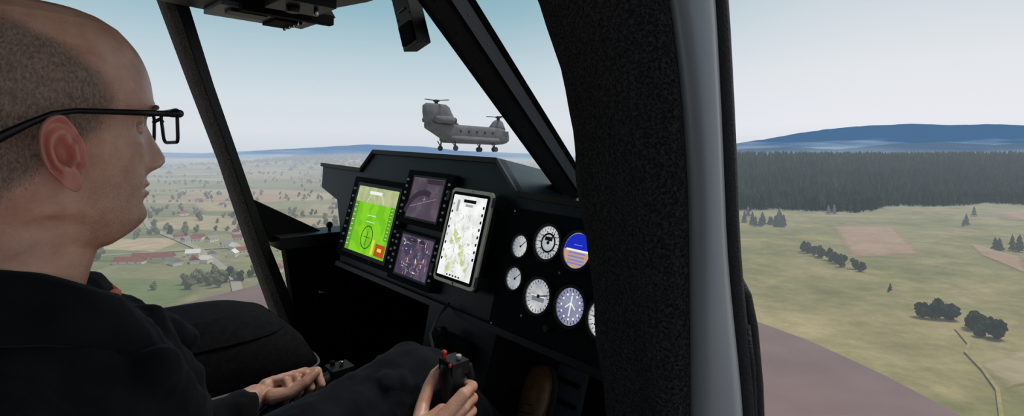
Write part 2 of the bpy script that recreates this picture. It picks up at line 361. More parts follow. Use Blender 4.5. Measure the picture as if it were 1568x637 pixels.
house(-232,345,24,6,2.2,.15,m_roof); house(-238,332,17,5.5,2.2,.1,m_roof); house(-213,356,8,5,3,.4,m_wall)
for i in range(14): house(-195+random.gauss(0,18),370+random.gauss(0,24),random.uniform(6,8.5),5,2.8,random.random()*3,random.choice([m_roof,m_roof2,m_wall]))
for i in range(14): house(-225+random.gauss(0,26),445+random.gauss(0,28),random.uniform(6,9),5,2.8,random.random()*3,random.choice([m_roof,m_roof,m_roof2]))
for i in range(8): house(-142+random.gauss(0,12),362+random.gauss(0,18),random.uniform(6,8),5,2.8,random.random()*3,random.choice([m_roof,m_roof2]))
for i in range(12): house(-330+random.gauss(0,90),720+random.gauss(0,60),random.uniform(7,11),6,3,random.random()*3,m_roof)
vi.build()

# ================================================================ TANDEM ROTOR HELICOPTER
m_heli=mat('hazed_army_grey',srgb(126,125,128),.85,0,srgb(112,112,117),1.2,spec=.15); m_hdark=mat('heli_dark',srgb(78,78,84),.8,spec=.1); m_hglass=mat('heli_glass',srgb(92,100,110),.4)  # greys lightened to paint in the haze in front of the helicopter
he=B('tandem_rotor_helicopter')
def rrect(x,w_,zb,zt,n=20,e=.45):
    pts=[]
    for i in range(n):
        a=2*math.pi*i/n; c,s_=math.cos(a),math.sin(a)
        pts.append((x,w_*math.copysign(abs(c)**e,c),(zb+zt)/2+(zt-zb)/2*math.copysign(abs(s_)**e,s_)))
    return pts
he.loft([rrect(*q) for q in [(7.85,.25,.95,1.3),(7.6,.7,.6,1.7),(7.0,1.0,.3,2.1),(6.2,1.2,.1,2.5),(5.2,1.28,0,2.7),(0,1.28,0,2.7),(-3,1.28,0,2.7),(-4.6,1.25,.35,2.75),(-6.4,1.15,1.25,2.85),(-7.8,1.0,1.9,2.9),(-8.0,.8,2.1,2.8)]],m_heli)
def pyl(levels):
    rings=[]
    for z,x0,x1,w_ in levels:
        rings.append([((x0+x1)/2+(x1-x0)/2*math.copysign(abs(math.cos(a))**.8,math.cos(a)),w_*math.copysign(abs(math.sin(a))**.8,math.sin(a)),z) for a in [2*math.pi*i/18 for i in range(18)]])
    he.loft(rings,m_heli)
pyl([(2.4,3.6,7.2,.85),(3.0,4.2,7.0,.6),(3.6,4.7,6.7,.45),(3.9,5.2,6.3,.3)])
pyl([(2.5,-8.3,-2.2,.95),(3.2,-8.6,-3.0,.85),(4.2,-8.8,-3.7,.75),(5.1,-8.8,-4.2,.7),(5.45,-8.3,-4.8,.5)])
for sgn in (1,-1):
    he.tube([(-7.7,sgn*1.3,3.2),(-7.2,sgn*1.35,3.2),(-5.0,sgn*1.35,3.2),(-4.4,sgn*1.35,3.2)],[.35,.5,.55,.42],m_heli,14)
    he.sphere((-4.3,sgn*1.35,3.2),.42,m_hdark,12,8)
    he.loft([[(x,sgn*(1.15+.75*max(0,math.cos(a))*k),.55+.5*math.sin(a)*(.4+.6*k)) for a in [2*math.pi*i/14 for i in range(14)]] for x,k in [(5,.1),(4.4,.9),(0,1),(-4.2,1),(-4.9,.1)]],m_heli)
    for gx,dual in ((3.4,1),(-4.3,0)):
        he.tube([(gx,sgn*1.5,.5),(gx,sgn*1.75,-.7)],.11,m_hdark,8); he.tube([(gx-.7,sgn*1.5,.3),(gx,sgn*1.7,-.55)],.07,m_hdark,8)
        for d in ((-.22,.22) if dual else (.0,)):
            he.tube([(gx,sgn*1.75+d-.13,-.75),(gx,sgn*1.75+d+.13,-.75)],.38,m_hdark,16)
    for k in range(5): he.tube([(3.4-k*1.6,sgn*1.24,1.75),(3.4-k*1.6,sgn*1.31,1.75)],.2,m_hdark,12)
    he.box(5.6,6.9,sgn*1.0,sgn*1.24,1.45,2.15,m_hglass); he.box(6.1,6.6,sgn*1.0,sgn*1.2,.6,1.2,m_hglass)
he.prism([(7.3,-.8,1.5),(7.3,.8,1.5),(7.62,.55,1.5),(7.62,-.55,1.5)],[(6.5,-.85,2.25),(6.5,.85,2.25),(6.75,.6,2.25),(6.75,-.6,2.25)],m_hglass)
for hx,hz,ph in ((5.8,3.9,.3),(-6.5,5.4,1.0)):
    he.tube([(hx,0,hz-.1),(hx,0,hz+.55)],[.3,.22],m_hdark,12); he.sphere((hx,0,hz+.5),(.5,.5,.18),m_hdark)
    for k in range(3):
        a=ph+k*2.094; d=Vector((math.cos(a),math.sin(a),0)); n=Vector((-d.y,d.x,0)); p=Vector((hx,0,hz+.5))
        he.prism([p+n*.12,p-n*.12,p-n*.12+Vector((0,0,.08)),p+n*.12+Vector((0,0,.08))],[p+d*1.9+n*.2+Vector((0,0,.05)),p+d*1.9-n*.2+Vector((0,0,.05)),p+d*1.9-n*.2+Vector((0,0,.12)),p+d*1.9+n*.2+Vector((0,0,.12))],m_hdark)
he.build(Matrix.Translation((-6.25,80,1.6))@Matrix.Rotation(math.radians(46),4,'Z')@Matrix.Rotation(math.radians(1),4,'Y'))

# ================================================================ SIMULATOR PLATFORM (dome floor)
m_plat=mat('platform_paint',srgb(128,106,104),.6,0,srgb(138,115,112),2,spec=.3)
pf=B('simulator_platform')
ol=[(-4.2,-2.5),(-4.0,2),(-3.75,4.0),(-3.35,5.35),(-2.88,6.27),(-1.9,6.9),(-.6,7.1),(.7,6.7),(1.6,5.9),(2.16,4.95),(2.42,4.3),(2.55,3.65),(2.60,3.1),(2.65,1.5),(2.65,-2.5)]
pf.prism([(x,y,-1.75) for x,y in ol],[(x,y,-1.5) for x,y in ol],m_plat); pf.build(bevel=.02)
rl_=bpy.data.lights.new('red_glow_lamp','POINT'); rl_.color=(1,.08,.05); rl_.energy=7; rl_.shadow_soft_size=.05  # red point light added for the red glow on the platform
ro=bpy.data.objects.new('red_glow_lamp',rl_); ro.location=(1.15,2.3,-1.25); COL.objects.link(ro)

# ================================================================ COCKPIT
m_blk=mat('black_paint',(.006,.006,.007,1),.45,0,(.009,.009,.010,1),30,spec=.28)
m_matt=mat('matt_black',(.004,.004,.0045,1),.8,spec=.12)
m_rub=mat('rubber',(.012,.012,.014,1),.6,0,bump=.3,bscale=300,spec=.3)
m_carp=mat('carpet_trim',(.009,.009,.010,1),1,0,(.085,.077,.073,1),330,bump=1,bscale=380,spec=.03,detail=3,cr=(.42,.74),sheen=.1)
m_carp2=mat('post_carpet',(.13,.11,.098,1),1,0,(.34,.30,.27,1),260,bump=.8,bscale=300,spec=.05,detail=2,cr=(.35,.7))
m_grey=mat('painted_aluminium',srgb(156,160,164),.36,.2,srgb(164,168,171),6,spec=.5)
m_steel=mat('dark_steel_paint',srgb(96,104,112),.45,.15)
m_teal=mat('coaming_paint',(.011,.020,.022,1),.30,0,(.015,.026,.028,1),20,spec=.5)
m_silver=mat('tablet_case',srgb(206,194,172),.4,.3)
m_white=mat('white_mark',srgb(200,200,195),.5)
m_chrome=mat('polished_metal',srgb(150,150,150),.2,1)

cs_=B('cockpit_shell')
cs_.prism([(-1.1,.15,-1.2),(.9,.15,-1.2),(1.5,.70,-1.2),(1.5,2.1,-1.2),(-1.1,2.1,-1.2)],[(-1.1,.15,-1.14),(.9,.15,-1.14),(1.5,.70,-1.14),(1.5,2.1,-1.14),(-1.1,2.1,-1.14)],m_matt)
cs_.box(-.9,.5,.12,2.14,.56,.62,m_blk)
cs_.prism([(.3,.1,.5),(.55,.1,.5),(.55,2.1,.56),(.3,2.1,.56)],[(.3,.1,.6),(.5,.1,.6),(.5,2.1,.62),(.3,2.1,.62)],m_blk)
cs_.box(-.95,-.9,.12,2.14,-1.2,.6,m_matt)
cs_.box(1.4,1.45,.72,2.02,-1.14,-.22,m_matt)
poly=[(.74,-.40),(1.42,-.36),(1.42,-1.14),(.86,-1.14)]
cs_.prism([(a,2.0,c) for a,c in poly],[(a,2.05,c) for a,c in poly],m_matt)
cs_.box(.70,1.40,1.93,2.06,-.42,-.375,m_blk)
cs_.prism([(.62,1.99,-.235),(.875,1.99,-.375),(.69,1.99,-.40)],[(.62,2.03,-.235),(.875,2.03,-.375),(.69,2.03,-.40)],m_matt)
cs_.tube([(.90,1.97,-.38),(.90,1.97,-.36)],[.006,.006],m_blk); cs_.sphere((.90,1.97,-.352),.013,m_blk)
cs_.box(.84,.99,1.965,2.0,-.66,-.62,m_blk); cs_.tube([(.85,1.95,-.60),(.90,1.94,-.61),(.96,1.95,-.60),(.97,1.97,-.62)],.007,m_chrome,8)
cs_.tube([(1.0,1.985,-.55),(.99,1.975,-.8),(.94,1.98,-1.0)],.012,m_rub,8)
cs_.build(CK,bevel=.004)

lp=B('windshield_post')
path=[(.27,.62,.036),(.378,.41,.033),(.462,.15,.027),(.552,-.11,.024),(.652,-.42,.028),(.765,-.735,.036),(.90,-1.15,.04)]
lp.loft([[(a-h,2.0,c-h*.2),(a-h*.85,1.975,c),(a-.1*h,1.965,c),(a+.6*h,1.97,c),(a+h,1.985,c),(a+h,2.05,c),(a-h,2.05,c)] for a,c,h in path],m_carp2,smooth=False)
lp.loft([[(a-h*.05,1.968,c),(a-h*.05,1.958,c),(a+h*1.05,1.962,c),(a+h*1.1,1.99,c)] for a,c,h in path],m_blk,smooth=False)
lp.build(CK)

bm_=B('windshield_beam')
P0=Vector((.30,.70,.42)); P1=Vector((1.22,1.00,-.165)); t=(P1-P0).normalized()
vw=(P0.lerp(P1,.4)).normalized()
side=t.cross(vw).normalized(); dep=side.cross(t).normalized()
if dep.dot(vw)<0: dep=-dep
def bar(s0,s1,d0,d1,m):
    c=lambda P:[P+side*s0+dep*d0,P+side*s1+dep*d0,P+side*s1+dep*d1,P+side*s0+dep*d1]
    bm_.prism(c(P0),c(P1),m)
sgn_=1 if side.dot(Vector((1,0,1)))>0 else -1
bar(-.043,.043,0,.03,m_blk)
bar(*sorted((sgn_*.034,sgn_*.043)),-.014,0,m_matt); bar(*sorted((sgn_*.006,sgn_*.030)),-.010,0,m_steel); bar(*sorted((-sgn_*.043,-sgn_*.034)),-.012,0,m_matt); bar(*sorted((sgn_*.0,sgn_*.005)),-.005,0,m_matt)
for k in np.linspace(.12,.92,12):
    P=P0.lerp(P1,k)-dep*.010; bm_.sphere(P+side*sgn_*.018,.0022,m_chrome,8,5)
    bm_.sphere(P0.lerp(P1,k+.02)-side*sgn_*.02,.0018,m_matt,8,5)
bm_.build(CK,bevel=.002)

oc=B('overhead_console')
oc.prism([(.32,1.79,.36),(.74,1.87,.36),(.74,1.60,.36),(.66,1.58,.36),(.71,1.34,.36),(.71,1.20,.36),(.2,1.1,.36),(-.1,1.3,.36),(-.1,1.7,.36)],
         [(.30,1.82,.56),(.60,1.88,.56),(.60,1.60,.56),(.60,1.58,.56),(.60,1.34,.56),(.60,1.20,.56),(.2,1.1,.56),(-.1,1.3,.56),(-.1,1.7,.56)],m_blk)
oc.box(.42,.68,1.62,1.80,.345,.36,m_steel); oc.box(.45,.55,1.64,1.70,.335,.345,m_blk); oc.box(.58,.66,1.66,1.78,.335,.345,m_matt)
oc.box(.50,.64,1.38,1.52,.335,.36,m_blk); oc.tube([(.55,1.45,.335),(.55,1.45,.32)],.018,m_blk); oc.tube([(.6,1.42,.335),(.6,1.42,.315)],.006,m_chrome)
for i in range(4): oc.tube([(.64,1.65+.035*i,.345),(.64,1.65+.035*i,.325)],.005,m_chrome,8)
oc.box(.46,.72,1.57,1.60,.33,.36,m_matt)
oc.prism([(.36,.70,.36),(.44,.70,.36),(.50,1.25,.40),(.42,1.25,.40)],[(.36,.70,.42),(.44,.70,.42),(.50,1.25,.50),(.42,1.25,.50)],m_blk)
oc.build(CK,bevel=.004)
cb=B('standby_compass')
Mx=Matrix.Translation((.555,.856,.166))@Matrix.Rotation(math.radians(-8),4,'Y')@Matrix.Rotation(math.radians(-14),4,'X')
cb.box(-.014,.016,-.025,.025,0,.20,m_blk,Mx); cb.box(-.018,-.014,-.02,.02,.008,.045,m_matt,Mx)
cb.box(-.017,-.014,-.012,.012,.07,.073,m_steel,Mx); cb.box(-.019,-.014,-.021,.021,.10,.16,m_matt,Mx)
for dx in (-.02,.02): cb.sphere(Mx@Vector((-.015,dx,.06)),.002,m_chrome,6,4)
cb.build(CK,bevel=.003)

# ---------------- door pillar
def interp(z,tab): return float(np.interp(z,[t[0] for t in tab],[t[1] for t in tab]))
xl=[(-1.3,.15),(-.5,.125),(-.267,.104),(-.134,.089),(-.039,.076),(.042,.067),(.130,.049),(.174,.030),(.30,-.03),(.6,-.2)]
xr=[(-1.3,.175),(-.245,.172),(-.0385,.170),(.0655,.163),(.145,.1525),(.30,.125),(.6,.03)]
xt=[(-1.3,.25),(-.6,.232),(-.235,.215),(-.096,.2006),(.0216,.196),(.139,.19),(.3,.175),(.6,.11)]
zz=np.concatenate([np.linspace(-1.25,-.4,6),np.linspace(-.36,.34,30),np.linspace(.38,.6,6)])
dp=B('door_pillar'); R1=[];R2=[];R3=[]
def sm(tab,z): return (interp(z-.03,tab)+interp(z,tab)+interp(z+.03,tab)+interp(z-.015,tab)+interp(z+.015,tab))/5
for z in zz:
    a,b_,c=sm(xl,z),sm(xr,z),sm(xt,z); wv=.003*math.sin(z*37)+.002*math.sin(z*71+1)
    R1.append([(a+.02+wv,.66,z),(a+wv*.5,.61,z),(a+.004+wv,.585,z),(a+.03,.545,z),(a*.5+b_*.5,.522,z),(b_-.022,.510,z),(b_-.004,.506,z),(b_+.002,.515,z),(b_+.002,.60,z),(b_-.02,.66,z)])
    g=b_; R2.append([(g-.002,.53,z),(g-.001,.502,z),(g+.004,.494,z),(g*.6+c*.4,.487,z),(g*.3+c*.7,.486,z),(c-.006,.488,z),(c-.001,.494,z),(c,.53,z)])
    R3.append([(c-.004,.53,z),(c-.003,.500,z),(c+.003,.494,z),(c+.009,.494,z),(c+.014,.500,z),(c+.0145,.53,z)])
dp.loft(R1,m_carp); dp.loft(R2,m_grey,smooth=True); dp.loft(R3,m_rub)
dp.tube([(.231,.51,-.60),(.237,.51,-.40),(.2365,.51,-.29),(.234,.51,-.22),(.229,.51,-.165),(.223,.51,-.135),(.215,.51,-.12)],.006,m_rub,10)
dp.tube([(.228,.50,-.50),(.229,.50,-.30),(.225,.50,-.20),(.220,.50,-.16)],.0035,m_rub,8)
dp.build()
# carpet pile : short fibres standing on the pillar lining
cf=[];cv=[]
for i in range(26000):
    z=random.uniform(-.40,.30); s_=random.random(); a,b_=sm(xl,z),sm(xr,z)
    pts=[Vector((a+.002,.60,z)),Vector((a+.004,.585,z)),Vector((a+.03,.545,z)),Vector((a*.5+b_*.5,.522,z)),Vector((b_-.022,.510,z)),Vector((b_-.004,.506,z))]
    u=s_*5; k=int(u); p=pts[k].lerp(pts[min(5,k+1)],u-k)
    tg=(pts[min(5,k+1)]-pts[k]).normalized(); n_=Vector((tg.y,-tg.x,0)).normalized()
    if n_.y>0: n_=-n_
    if k==0: n_=Vector((-1,-.2,0)).normalized()
    d=(n_+Vector((random.gauss(0,.6),random.gauss(0,.3),random.gauss(0,.7)))).normalized(); sd=d.cross(Vector((random.gauss(0,1),random.gauss(0,1),random.gauss(0,1)))).normalized()*.00018
    o=len(cv); l=random.uniform(.0012,.0028); cv+=[tuple(p-sd),tuple(p+sd),tuple(p+d*l)]; cf.append((o,o+1,o+2))
m_fib=mat('carpet_fibre',(.02,.019,.019,1),1,0,(.10,.09,.085,1),350,spec=.02)
cme=bpy.data.meshes.new('carpet_pile'); cme.from_pydata(cv,[],cf); cme.materials.append(m_fib)
cob_=bpy.data.objects.new('carpet_pile',cme); COL.objects.link(cob_); cob_.parent=bpy.data.objects['door_pillar']

# ---------------- instrument panel
def pp(b,c,off=0): return Vector((.952+.26*c-off*.968,b,c+off*.2516))
class PB(B):
    def pr(s,poly,o0,o1,m): s.prism([pp(b,c,o0) for b,c in poly],[pp(b,c,o1) for b,c in poly],m)
    def rect(s,b0,b1,c0,c1,o0,o1,m): s.pr([(b0,c0),(b1,c0),(b1,c1),(b0,c1)],o0,o1,m)
    def rrect(s,b0,b1,c0,c1,r,o0,o1,m):
        pts=[]
        for cx,cy,a0 in ((max(b0,b1)-r,max(c0,c1)-r,0),(min(b0,b1)+r,max(c0,c1)-r,90),(min(b0,b1)+r,min(c0,c1)+r,180),(max(b0,b1)-r,min(c0,c1)+r,270)):
            for k in range(5):
                a=math.radians(a0+22.5*k); pts.append((cx+r*math.cos(a),cy+r*math.sin(a)))
        s.pr(pts,o0,o1,m)
    def disc(s,b,c,r,o0,o1,m,n=32): s.pr([(b+r*math.cos(2*math.pi*i/n),c+r*math.sin(2*math.pi*i/n)) for i in range(n)],o0,o1,m)
    def ring(s,b,c,r0,r1,o0,o1,m,n=36,a0=0,a1=360):
        full=(a1-a0)>=360
        vs=[];K=n if full else n+1
        for i in range(K):
            a=math.radians(a0+(a1-a0)*i/n)
            for r,o in ((r0,o0),(r0,o1),(r1,o1),(r1,o0)): vs.append(pp(b+r*math.cos(a),c+r*math.sin(a),o))
        fs=[]
        for i in range(n):
            j=(i+1)%K
            for q in range(4): fs.append((i*4+q,i*4+(q+1)%4,j*4+(q+1)%4,j*4+q))
        s.add(vs,fs,m,False)
    def line(s,b0,c0,b1,c1,w_,o,m):
        d=Vector((b1-b0,c1-c0)).normalized()*w_/2; n=(-d.y,d.x)
        s.pr([(b0-n[0],c0-n[1]),(b1-n[0],c1-n[1]),(b1+n[0],c1+n[1]),(b0+n[0],c0+n[1])],o,o+.0006,m)
ip=PB('instrument_panel')
face=[(2.083,-.12),(1.754,-.121),(1.695,-.054),(1.042,-.053),(.944,-.130),(.42,-.142),(.42,-.47),(.90,-.452),(1.742,-.442),(1.80,-.345),(1.885,-.245),(2.040,-.212)]
ip.pr(face,-.02,0,m_blk)
top=[(2.083,-.12),(1.754,-.121),(1.695,-.054),(1.042,-.053),(.944,-.130),(.42,-.142)]
shift=[-.14,-.12,-.12,.07,.07,.30]
near=[pp(b,c,.012) for b,c in top]; far=[Vector((1.36,b+s,c-.075)) for (b,c),s in zip(top,shift)]
lo=lambda v,d:[Vector((p.x,p.y,p.z-d)) for p in v]
n=len(top)
ip.add(near+far,[(i,i+1,n+i+1,n+i) for i in range(n-1)],m_teal)
nl=lo(near,.014)
ip.add(near+nl,[(i,i+1,n+i+1,n+i) for i in range(n-1)],m_blk)
ip.add(nl+[pp(b,c-.014,-.01) for b,c in top],[(i,i+1,n+i+1,n+i) for i in range(n-1)],m_blk)
fl_=lo(far,.3)
ip.add(far+fl_,[(i,i+1,n+i+1,n+i) for i in range(n-1)],m_matt)
ip.add([near[-1],far[-1],far[-1]-Vector((0,0,.9)),near[-1]-Vector((.1,0,.9))],[(0,1,2,3)],m_matt)
ip.rect(.42,1.74,-.455,-.441,-.01,.018,m_blk)
ip.prism([(.845,.925,-.44),(.845,1.205,-.44),(.80,1.19,-.62),(.80,.935,-.62)],[(1.3,.925,-.44),(1.3,1.205,-.44),(1.3,1.19,-.62),(1.3,.935,-.62)],m_blk)
ip.box(.80,1.3,.94,1.185,-1.14,-.62,m_matt)
ip.box(.79,.82,1.0,1.12,-.56,-.50,m_matt)
for b_ in (1.02,1.06,1.10): ip.tube([(.80,b_,-.53),(.775,b_,-.528)],.008,m_blk,10)
ip.tube([(.80,1.08,-.49),(.77,1.075,-.485)],.012,m_blk,12)
# PFD
e_green=emis('pfd_ground',srgb(132,204,44),1.05,srgb(112,190,36),20); e_sky=emis('pfd_sky',srgb(190,196,146),.95,srgb(172,184,136),25)
e_dk=emis('display_dark',srgb(38,60,22),1); e_red=emis('display_red',srgb(180,80,40),1); e_yel=emis('display_yellow',srgb(230,212,80),1); e_wht=emis('display_white',srgb(240,240,235),1); e_blk=emis('display_black',srgb(20,20,22),1)
e_dgr=emis('pfd_tape',srgb(96,158,42),1)
ip.rrect(1.755,1.408,-.418,-.152,.008,0,.016,m_matt); ip.rect(1.715,1.432,-.402,-.170,.016,.020,m_blk)
o=.0205
ip.rect(1.700,1.444,-.391,-.181,.020,o,e_green); ip.rect(1.700,1.444,-.232,-.181,o,o+.0004,e_sky)
ip.rect(1.700,1.672,-.391,-.232,o,o+.0004,e_dgr); ip.rect(1.470,1.444,-.335,-.232,o,o+.0004,e_dgr)
ip.rect(1.620,1.540,-.203,-.193,o+.0004,o+.0007,e_wht)
ip.ring(1.572,-.338,.034,.0365,o,o+.0008,e_dk,36); ip.line(1.572,-.365,1.572,-.318,.0022,o+.0004,e_dk); ip.line(1.592,-.338,1.552,-.338,.0018,o+.0004,e_dk)
ip.ring(1.572,-.25,.055,.057,o,o+.0008,e_wht,20,20,160)
ip.rect(1.505,1.447,-.385,-.348,o+.0004,o+.0008,e_red); ip.rect(1.490,1.466,-.370,-.360,o+.0008,o+.0011,e_yel); ip.rect(1.53,1.516,-.385,-.34,o+.0004,o+.0008,e_yel)
for i in range(9):
    ip.line(1.695,-.245-.016*i,1.682,-.245-.016*i,.002,o+.0005,e_wht); ip.line(1.463,-.24-.011*i,1.452,-.24-.011*i,.0015,o+.0005,e_wht)
for k in (-.27,-.29): ip.line(1.60,k,1.545,k,.0018,o+.0004,e_wht)
for i in range(8):
    ip.rect(1.740,1.730,-.196-.026*i,-.190-.026*i,.016,.020,m_white); ip.rect(1.423,1.415,-.196-.026*i,-.190-.026*i,.016,.020,m_white)
# MFD top
e_m1=emis('mfd_haze',srgb(106,94,106),.8,srgb(86,78,92),12); e_m1b=emis('mfd_arc',srgb(62,54,66),.8); e_l=emis('mfd_line',srgb(160,150,156),.9)
def mfd(b0,b1,c0,c1,sb0,sb1,sc0,sc1,m):
    ip.rrect(b0,b1,c0,c1,.006,0,.024,m_matt); ip.rect(sb0+.006,sb1-.006,sc0-.006,sc1+.006,.024,.026,m_blk); ip.rect(sb0,sb1,sc0,sc1,.026,.0265,m)
    n=6
    for i in range(n):
        cc=sc0+(sc1-sc0)*(i+.5)/n
        for bb in (b0-.009,b1+.009): ip.rect(bb-.004,bb+.004,cc-.003,cc+.003,.024,.027,m_white)
mfd(1.414,1.187,-.267,-.110,1.372,1.218,-.245,-.130,e_m1)
o=.0265
ip.ring(1.30,-.255,.075,.092,o,o+.0004,e_m1b,24,15,110); ip.line(1.36,-.215,1.24,-.185,.0012,o+.0003,e_l); ip.line(1.34,-.235,1.30,-.15,.0012,o+.0003,e_m1b)
ip.line(1.303,-.19,1.287,-.19,.0015,o+.0004,e_l); ip.line(1.295,-.197,1.295,-.183,.0015,o+.0004,e_l); ip.rect(1.30,1.22,-.145,-.132,o,o+.0003,e_m1b)
# MFD bottom
e_m2=emis('mfd_tactical',srgb(74,66,90),.9,srgb(98,86,104),30)
mfd(1.397,1.178,-.427,-.284,1.360,1.203,-.405,-.296,e_m2)
e_col=[e_l,emis('mfd_cyan',srgb(130,170,180),1),emis('mfd_rose',srgb(190,120,130),1),e_wht]
for i in range(70):
    b_=random.uniform(1.21,1.35); c=random.uniform(-.40,-.302); l=random.uniform(.003,.018)
    if random.random()<.5: ip.line(b_,c,min(1.358,b_+l),c,.0013,o+.0004,random.choice(e_col))
    else: ip.line(b_,c,b_,max(-.403,c-l*.7),.0013,o+.0004,random.choice(e_col))
ip.rect(1.33,1.23,-.312,-.302,o,o+.0003,e_m1b)
# gauge sub panel
ip.rrect(.945,.43,-.448,-.170,.006,0,.008,m_matt)
for b_,c in ((.935,-.178),(.935,-.44),(.845,-.40),(.76,-.29)): ip.disc(b_,c,.003,.008,.0095,m_chrome,8)
e_face=emis('gauge_face',srgb(214,214,212),.95,srgb(150,158,168),26,(.35,.65)); e_blue=emis('gauge_sky',srgb(30,44,186),1); e_or=emis('gauge_ground',srgb(196,156,126),1); e_gr=emis('gauge_grey',srgb(120,128,136),.9); e_ppl=emis('gauge_violet',srgb(120,124,156),.95,srgb(154,158,182),25,(.35,.65)); e_lb=emis('gauge_pale_blue',srgb(120,130,200),1)
def gauge(b_,c,r,kind):
    ip.ring(b_,c,r,r*1.14,.008,.016,m_blk,36); ip.ring(b_,c,r*.97,r*1.03,.008,.014,m_chrome,36)
    ip.disc(b_,c,r,.008,.010,e_face if kind!='hdg' else e_ppl); o=.0102
    if kind=='att':
        ip.pr([(b_+r*.95*math.cos(math.radians(a)),c+r*.95*math.sin(math.radians(a))) for a in range(0,181,12)],o,o+.0006,e_blue)
        ip.pr([(b_+r*.95*math.cos(math.radians(a)),c+r*.95*math.sin(math.radians(a))) for a in range(180,361,12)],o,o+.0006,e_or)
        for k in (.15,.35,.55,.72): ip.line(b_-r*.6,c-r*k,b_+r*.6,c-r*k,.0035,o+.0007,e_lb)
        ip.line(b_-r*.8,c,b_+r*.8,c,.004,o+.0007,e_wht); ip.line(b_-r*.3,c+r*.3,b_+r*.3,c+r*.3,.0015,o+.0007,e_lb)
        return
    for i in range(24 if r>.03 else 16):
        nn=24 if r>.03 else 16
        a=2*math.pi*i/nn; r0=r*(.80 if i%2 else .72)
        ip.line(b_+r0*math.cos(a),c+r0*math.sin(a),b_+r*.93*math.cos(a),c+r*.93*math.sin(a),r*.035,o,e_blk)
    if kind in('alt','asi'):
        ip.ring(b_,c,r*.48,r*.60,o,o+.0005,e_blk,28); ip.rect(b_-r*.3,b_+r*.3,c+r*.12,c+r*.36,o,o+.0006,e_blk)
        for i in range(10):
            a=2*math.pi*i/10; ip.disc(b_+r*.66*math.cos(a),c+r*.66*math.sin(a),r*.05,o,o+.0005,e_blk,6)
    if kind=='vsi': ip.rect(b_-r*.5,b_+r*.5,c-r*.3,c,o,o+.0004,e_gr); ip.line(b_-r*.6,c,b_+r*.6,c,.0016,o+.0005,e_wht)
    if kind=='hdg':
        for i in range(12):
            a=2*math.pi*i/12; ip.disc(b_+r*.66*math.cos(a),c+r*.66*math.sin(a),r*.06,o,o+.0006,e_wht,6)
        ip.line(b_,c-r*.5,b_,c+r*.55,r*.07,o+.0006,e_wht); ip.line(b_-r*.35,c-r*.1,b_,c+r*.2,r*.06,o+.0006,e_wht); ip.line(b_+r*.35,c-r*.1,b_,c+r*.2,r*.06,o+.0006,e_wht); return
    a={'alt':2.2,'asi':.7,'vsi':2.9,'s':2.4}.get(kind,1.)
    ip.line(b_,c,b_+r*.75*math.cos(a),c+r*.75*math.sin(a),r*.07,o+.0008,e_blk); ip.disc(b_,c,r*.11,o,o+.0014,e_blk,12)
gauge(.890,-.255,.0245,'s'); gauge(.808,-.234,.0365,'alt'); gauge(.722,-.237,.0375,'att'); gauge(.887,-.328,.0245,'s'); gauge(.805,-.349,.0365,'vsi'); gauge(.712,-.349,.0380,'hdg'); gauge(.625,-.352,.0375,'asi'); gauge(.635,-.24,.0365,'asi')
ip.disc(.76,-.405,.007,.008,.02,m_blk,14)
ip.build(CK,bevel=.0012,segs=1)
# tablet
tb=PB('tablet_computer')
tb.rrect(1.160,.983,-.386,-.143,.016,.022,.034,m_blk); tb.rrect(1.157,.986,-.383,-.146,.014,.034,.040,m_silver); tb.rrect(1.147,.998,-.375,-.155,.008,.040,.0415,m_matt)
e_map=emis('map_paper',srgb(246,246,244),1.03,srgb(222,226,224),30,(.4,.6)); e_mg=emis('map_woods',srgb(190,206,140),1,srgb(212,222,168),60); e_mgy=emis('map_grey',srgb(160,165,170),1)
tb.rect(1.140,1.006,-.367,-.163,.0415,.042,e_map)
o=.042
def blobpoly(b_,c,r):
    k=random.random()*6; return [(min(1.138,max(1.008,b_+r*(1+.4*math.sin(3*a+k))*math.cos(a))),min(-.165,max(-.365,c+r*(1+.4*math.cos(2*a+k))*math.sin(a)))) for a in [2*math.pi*i/14 for i in range(14)]]
for b_,c,r in [(1.10,-.26,.010),(1.085,-.275,.011),(1.07,-.29,.009),(1.11,-.28,.008),(1.06,-.305,.010),(1.05,-.325,.010),(1.08,-.33,.008),(1.10,-.345,.010),(1.12,-.32,.006),(1.03,-.34,.007),(1.075,-.245,.005),(1.04,-.28,.005)]: tb.pr(blobpoly(b_,c,r),o,o+.0003,e_mg)
for i in range(60):
    b_=random.uniform(1.02,1.12); c=random.uniform(-.36,-.20); a=random.uniform(0,3.1); l=random.uniform(.004,.016)
    tb.line(b_,c,min(1.138,max(1.008,b_+l*math.cos(a))),max(-.365,c-l*abs(math.sin(a))),.0009,o+.0003,e_mgy)
for i in range(8):
    tb.rect(1.137,1.131,-.19-.02*i,-.183-.02*i,o,o+.0004,e_blk if i%2 else e_mgy); tb.rect(1.015,1.009,-.19-.018*i,-.183-.018*i,o,o+.0004,e_blk)
tb.rect(1.095,1.045,-.180,-.172,o,o+.0004,e_blk); tb.rect(1.085,1.055,-.190,-.184,o,o+.0004,e_mgy); tb.rect(1.12,1.11,-.205,-.175,o,o+.0004,e_mgy)
for k in range(5): tb.line(1.10-.012*k,-.362,1.10-.012*k-.006,-.362,.004,o+.0003,e_blk)
tb.disc(1.07,-.379,.003,.0400,.0405,m_blk,12); tb.disc(1.07,-.150,.002,.0400,.0405,m_blk,12)
tb.rect(1.10,1.04,-.33,-.20,0,.024,m_blk)
for b_,c in ((1.165,-.17),(1.165,-.36),(.978,-.17),(.978,-.36)): tb.rect(b_-.006,b_+.006,c-.012,c+.012,.010,.045,m_blk)
tb.build(CK,bevel=.001,segs=1)

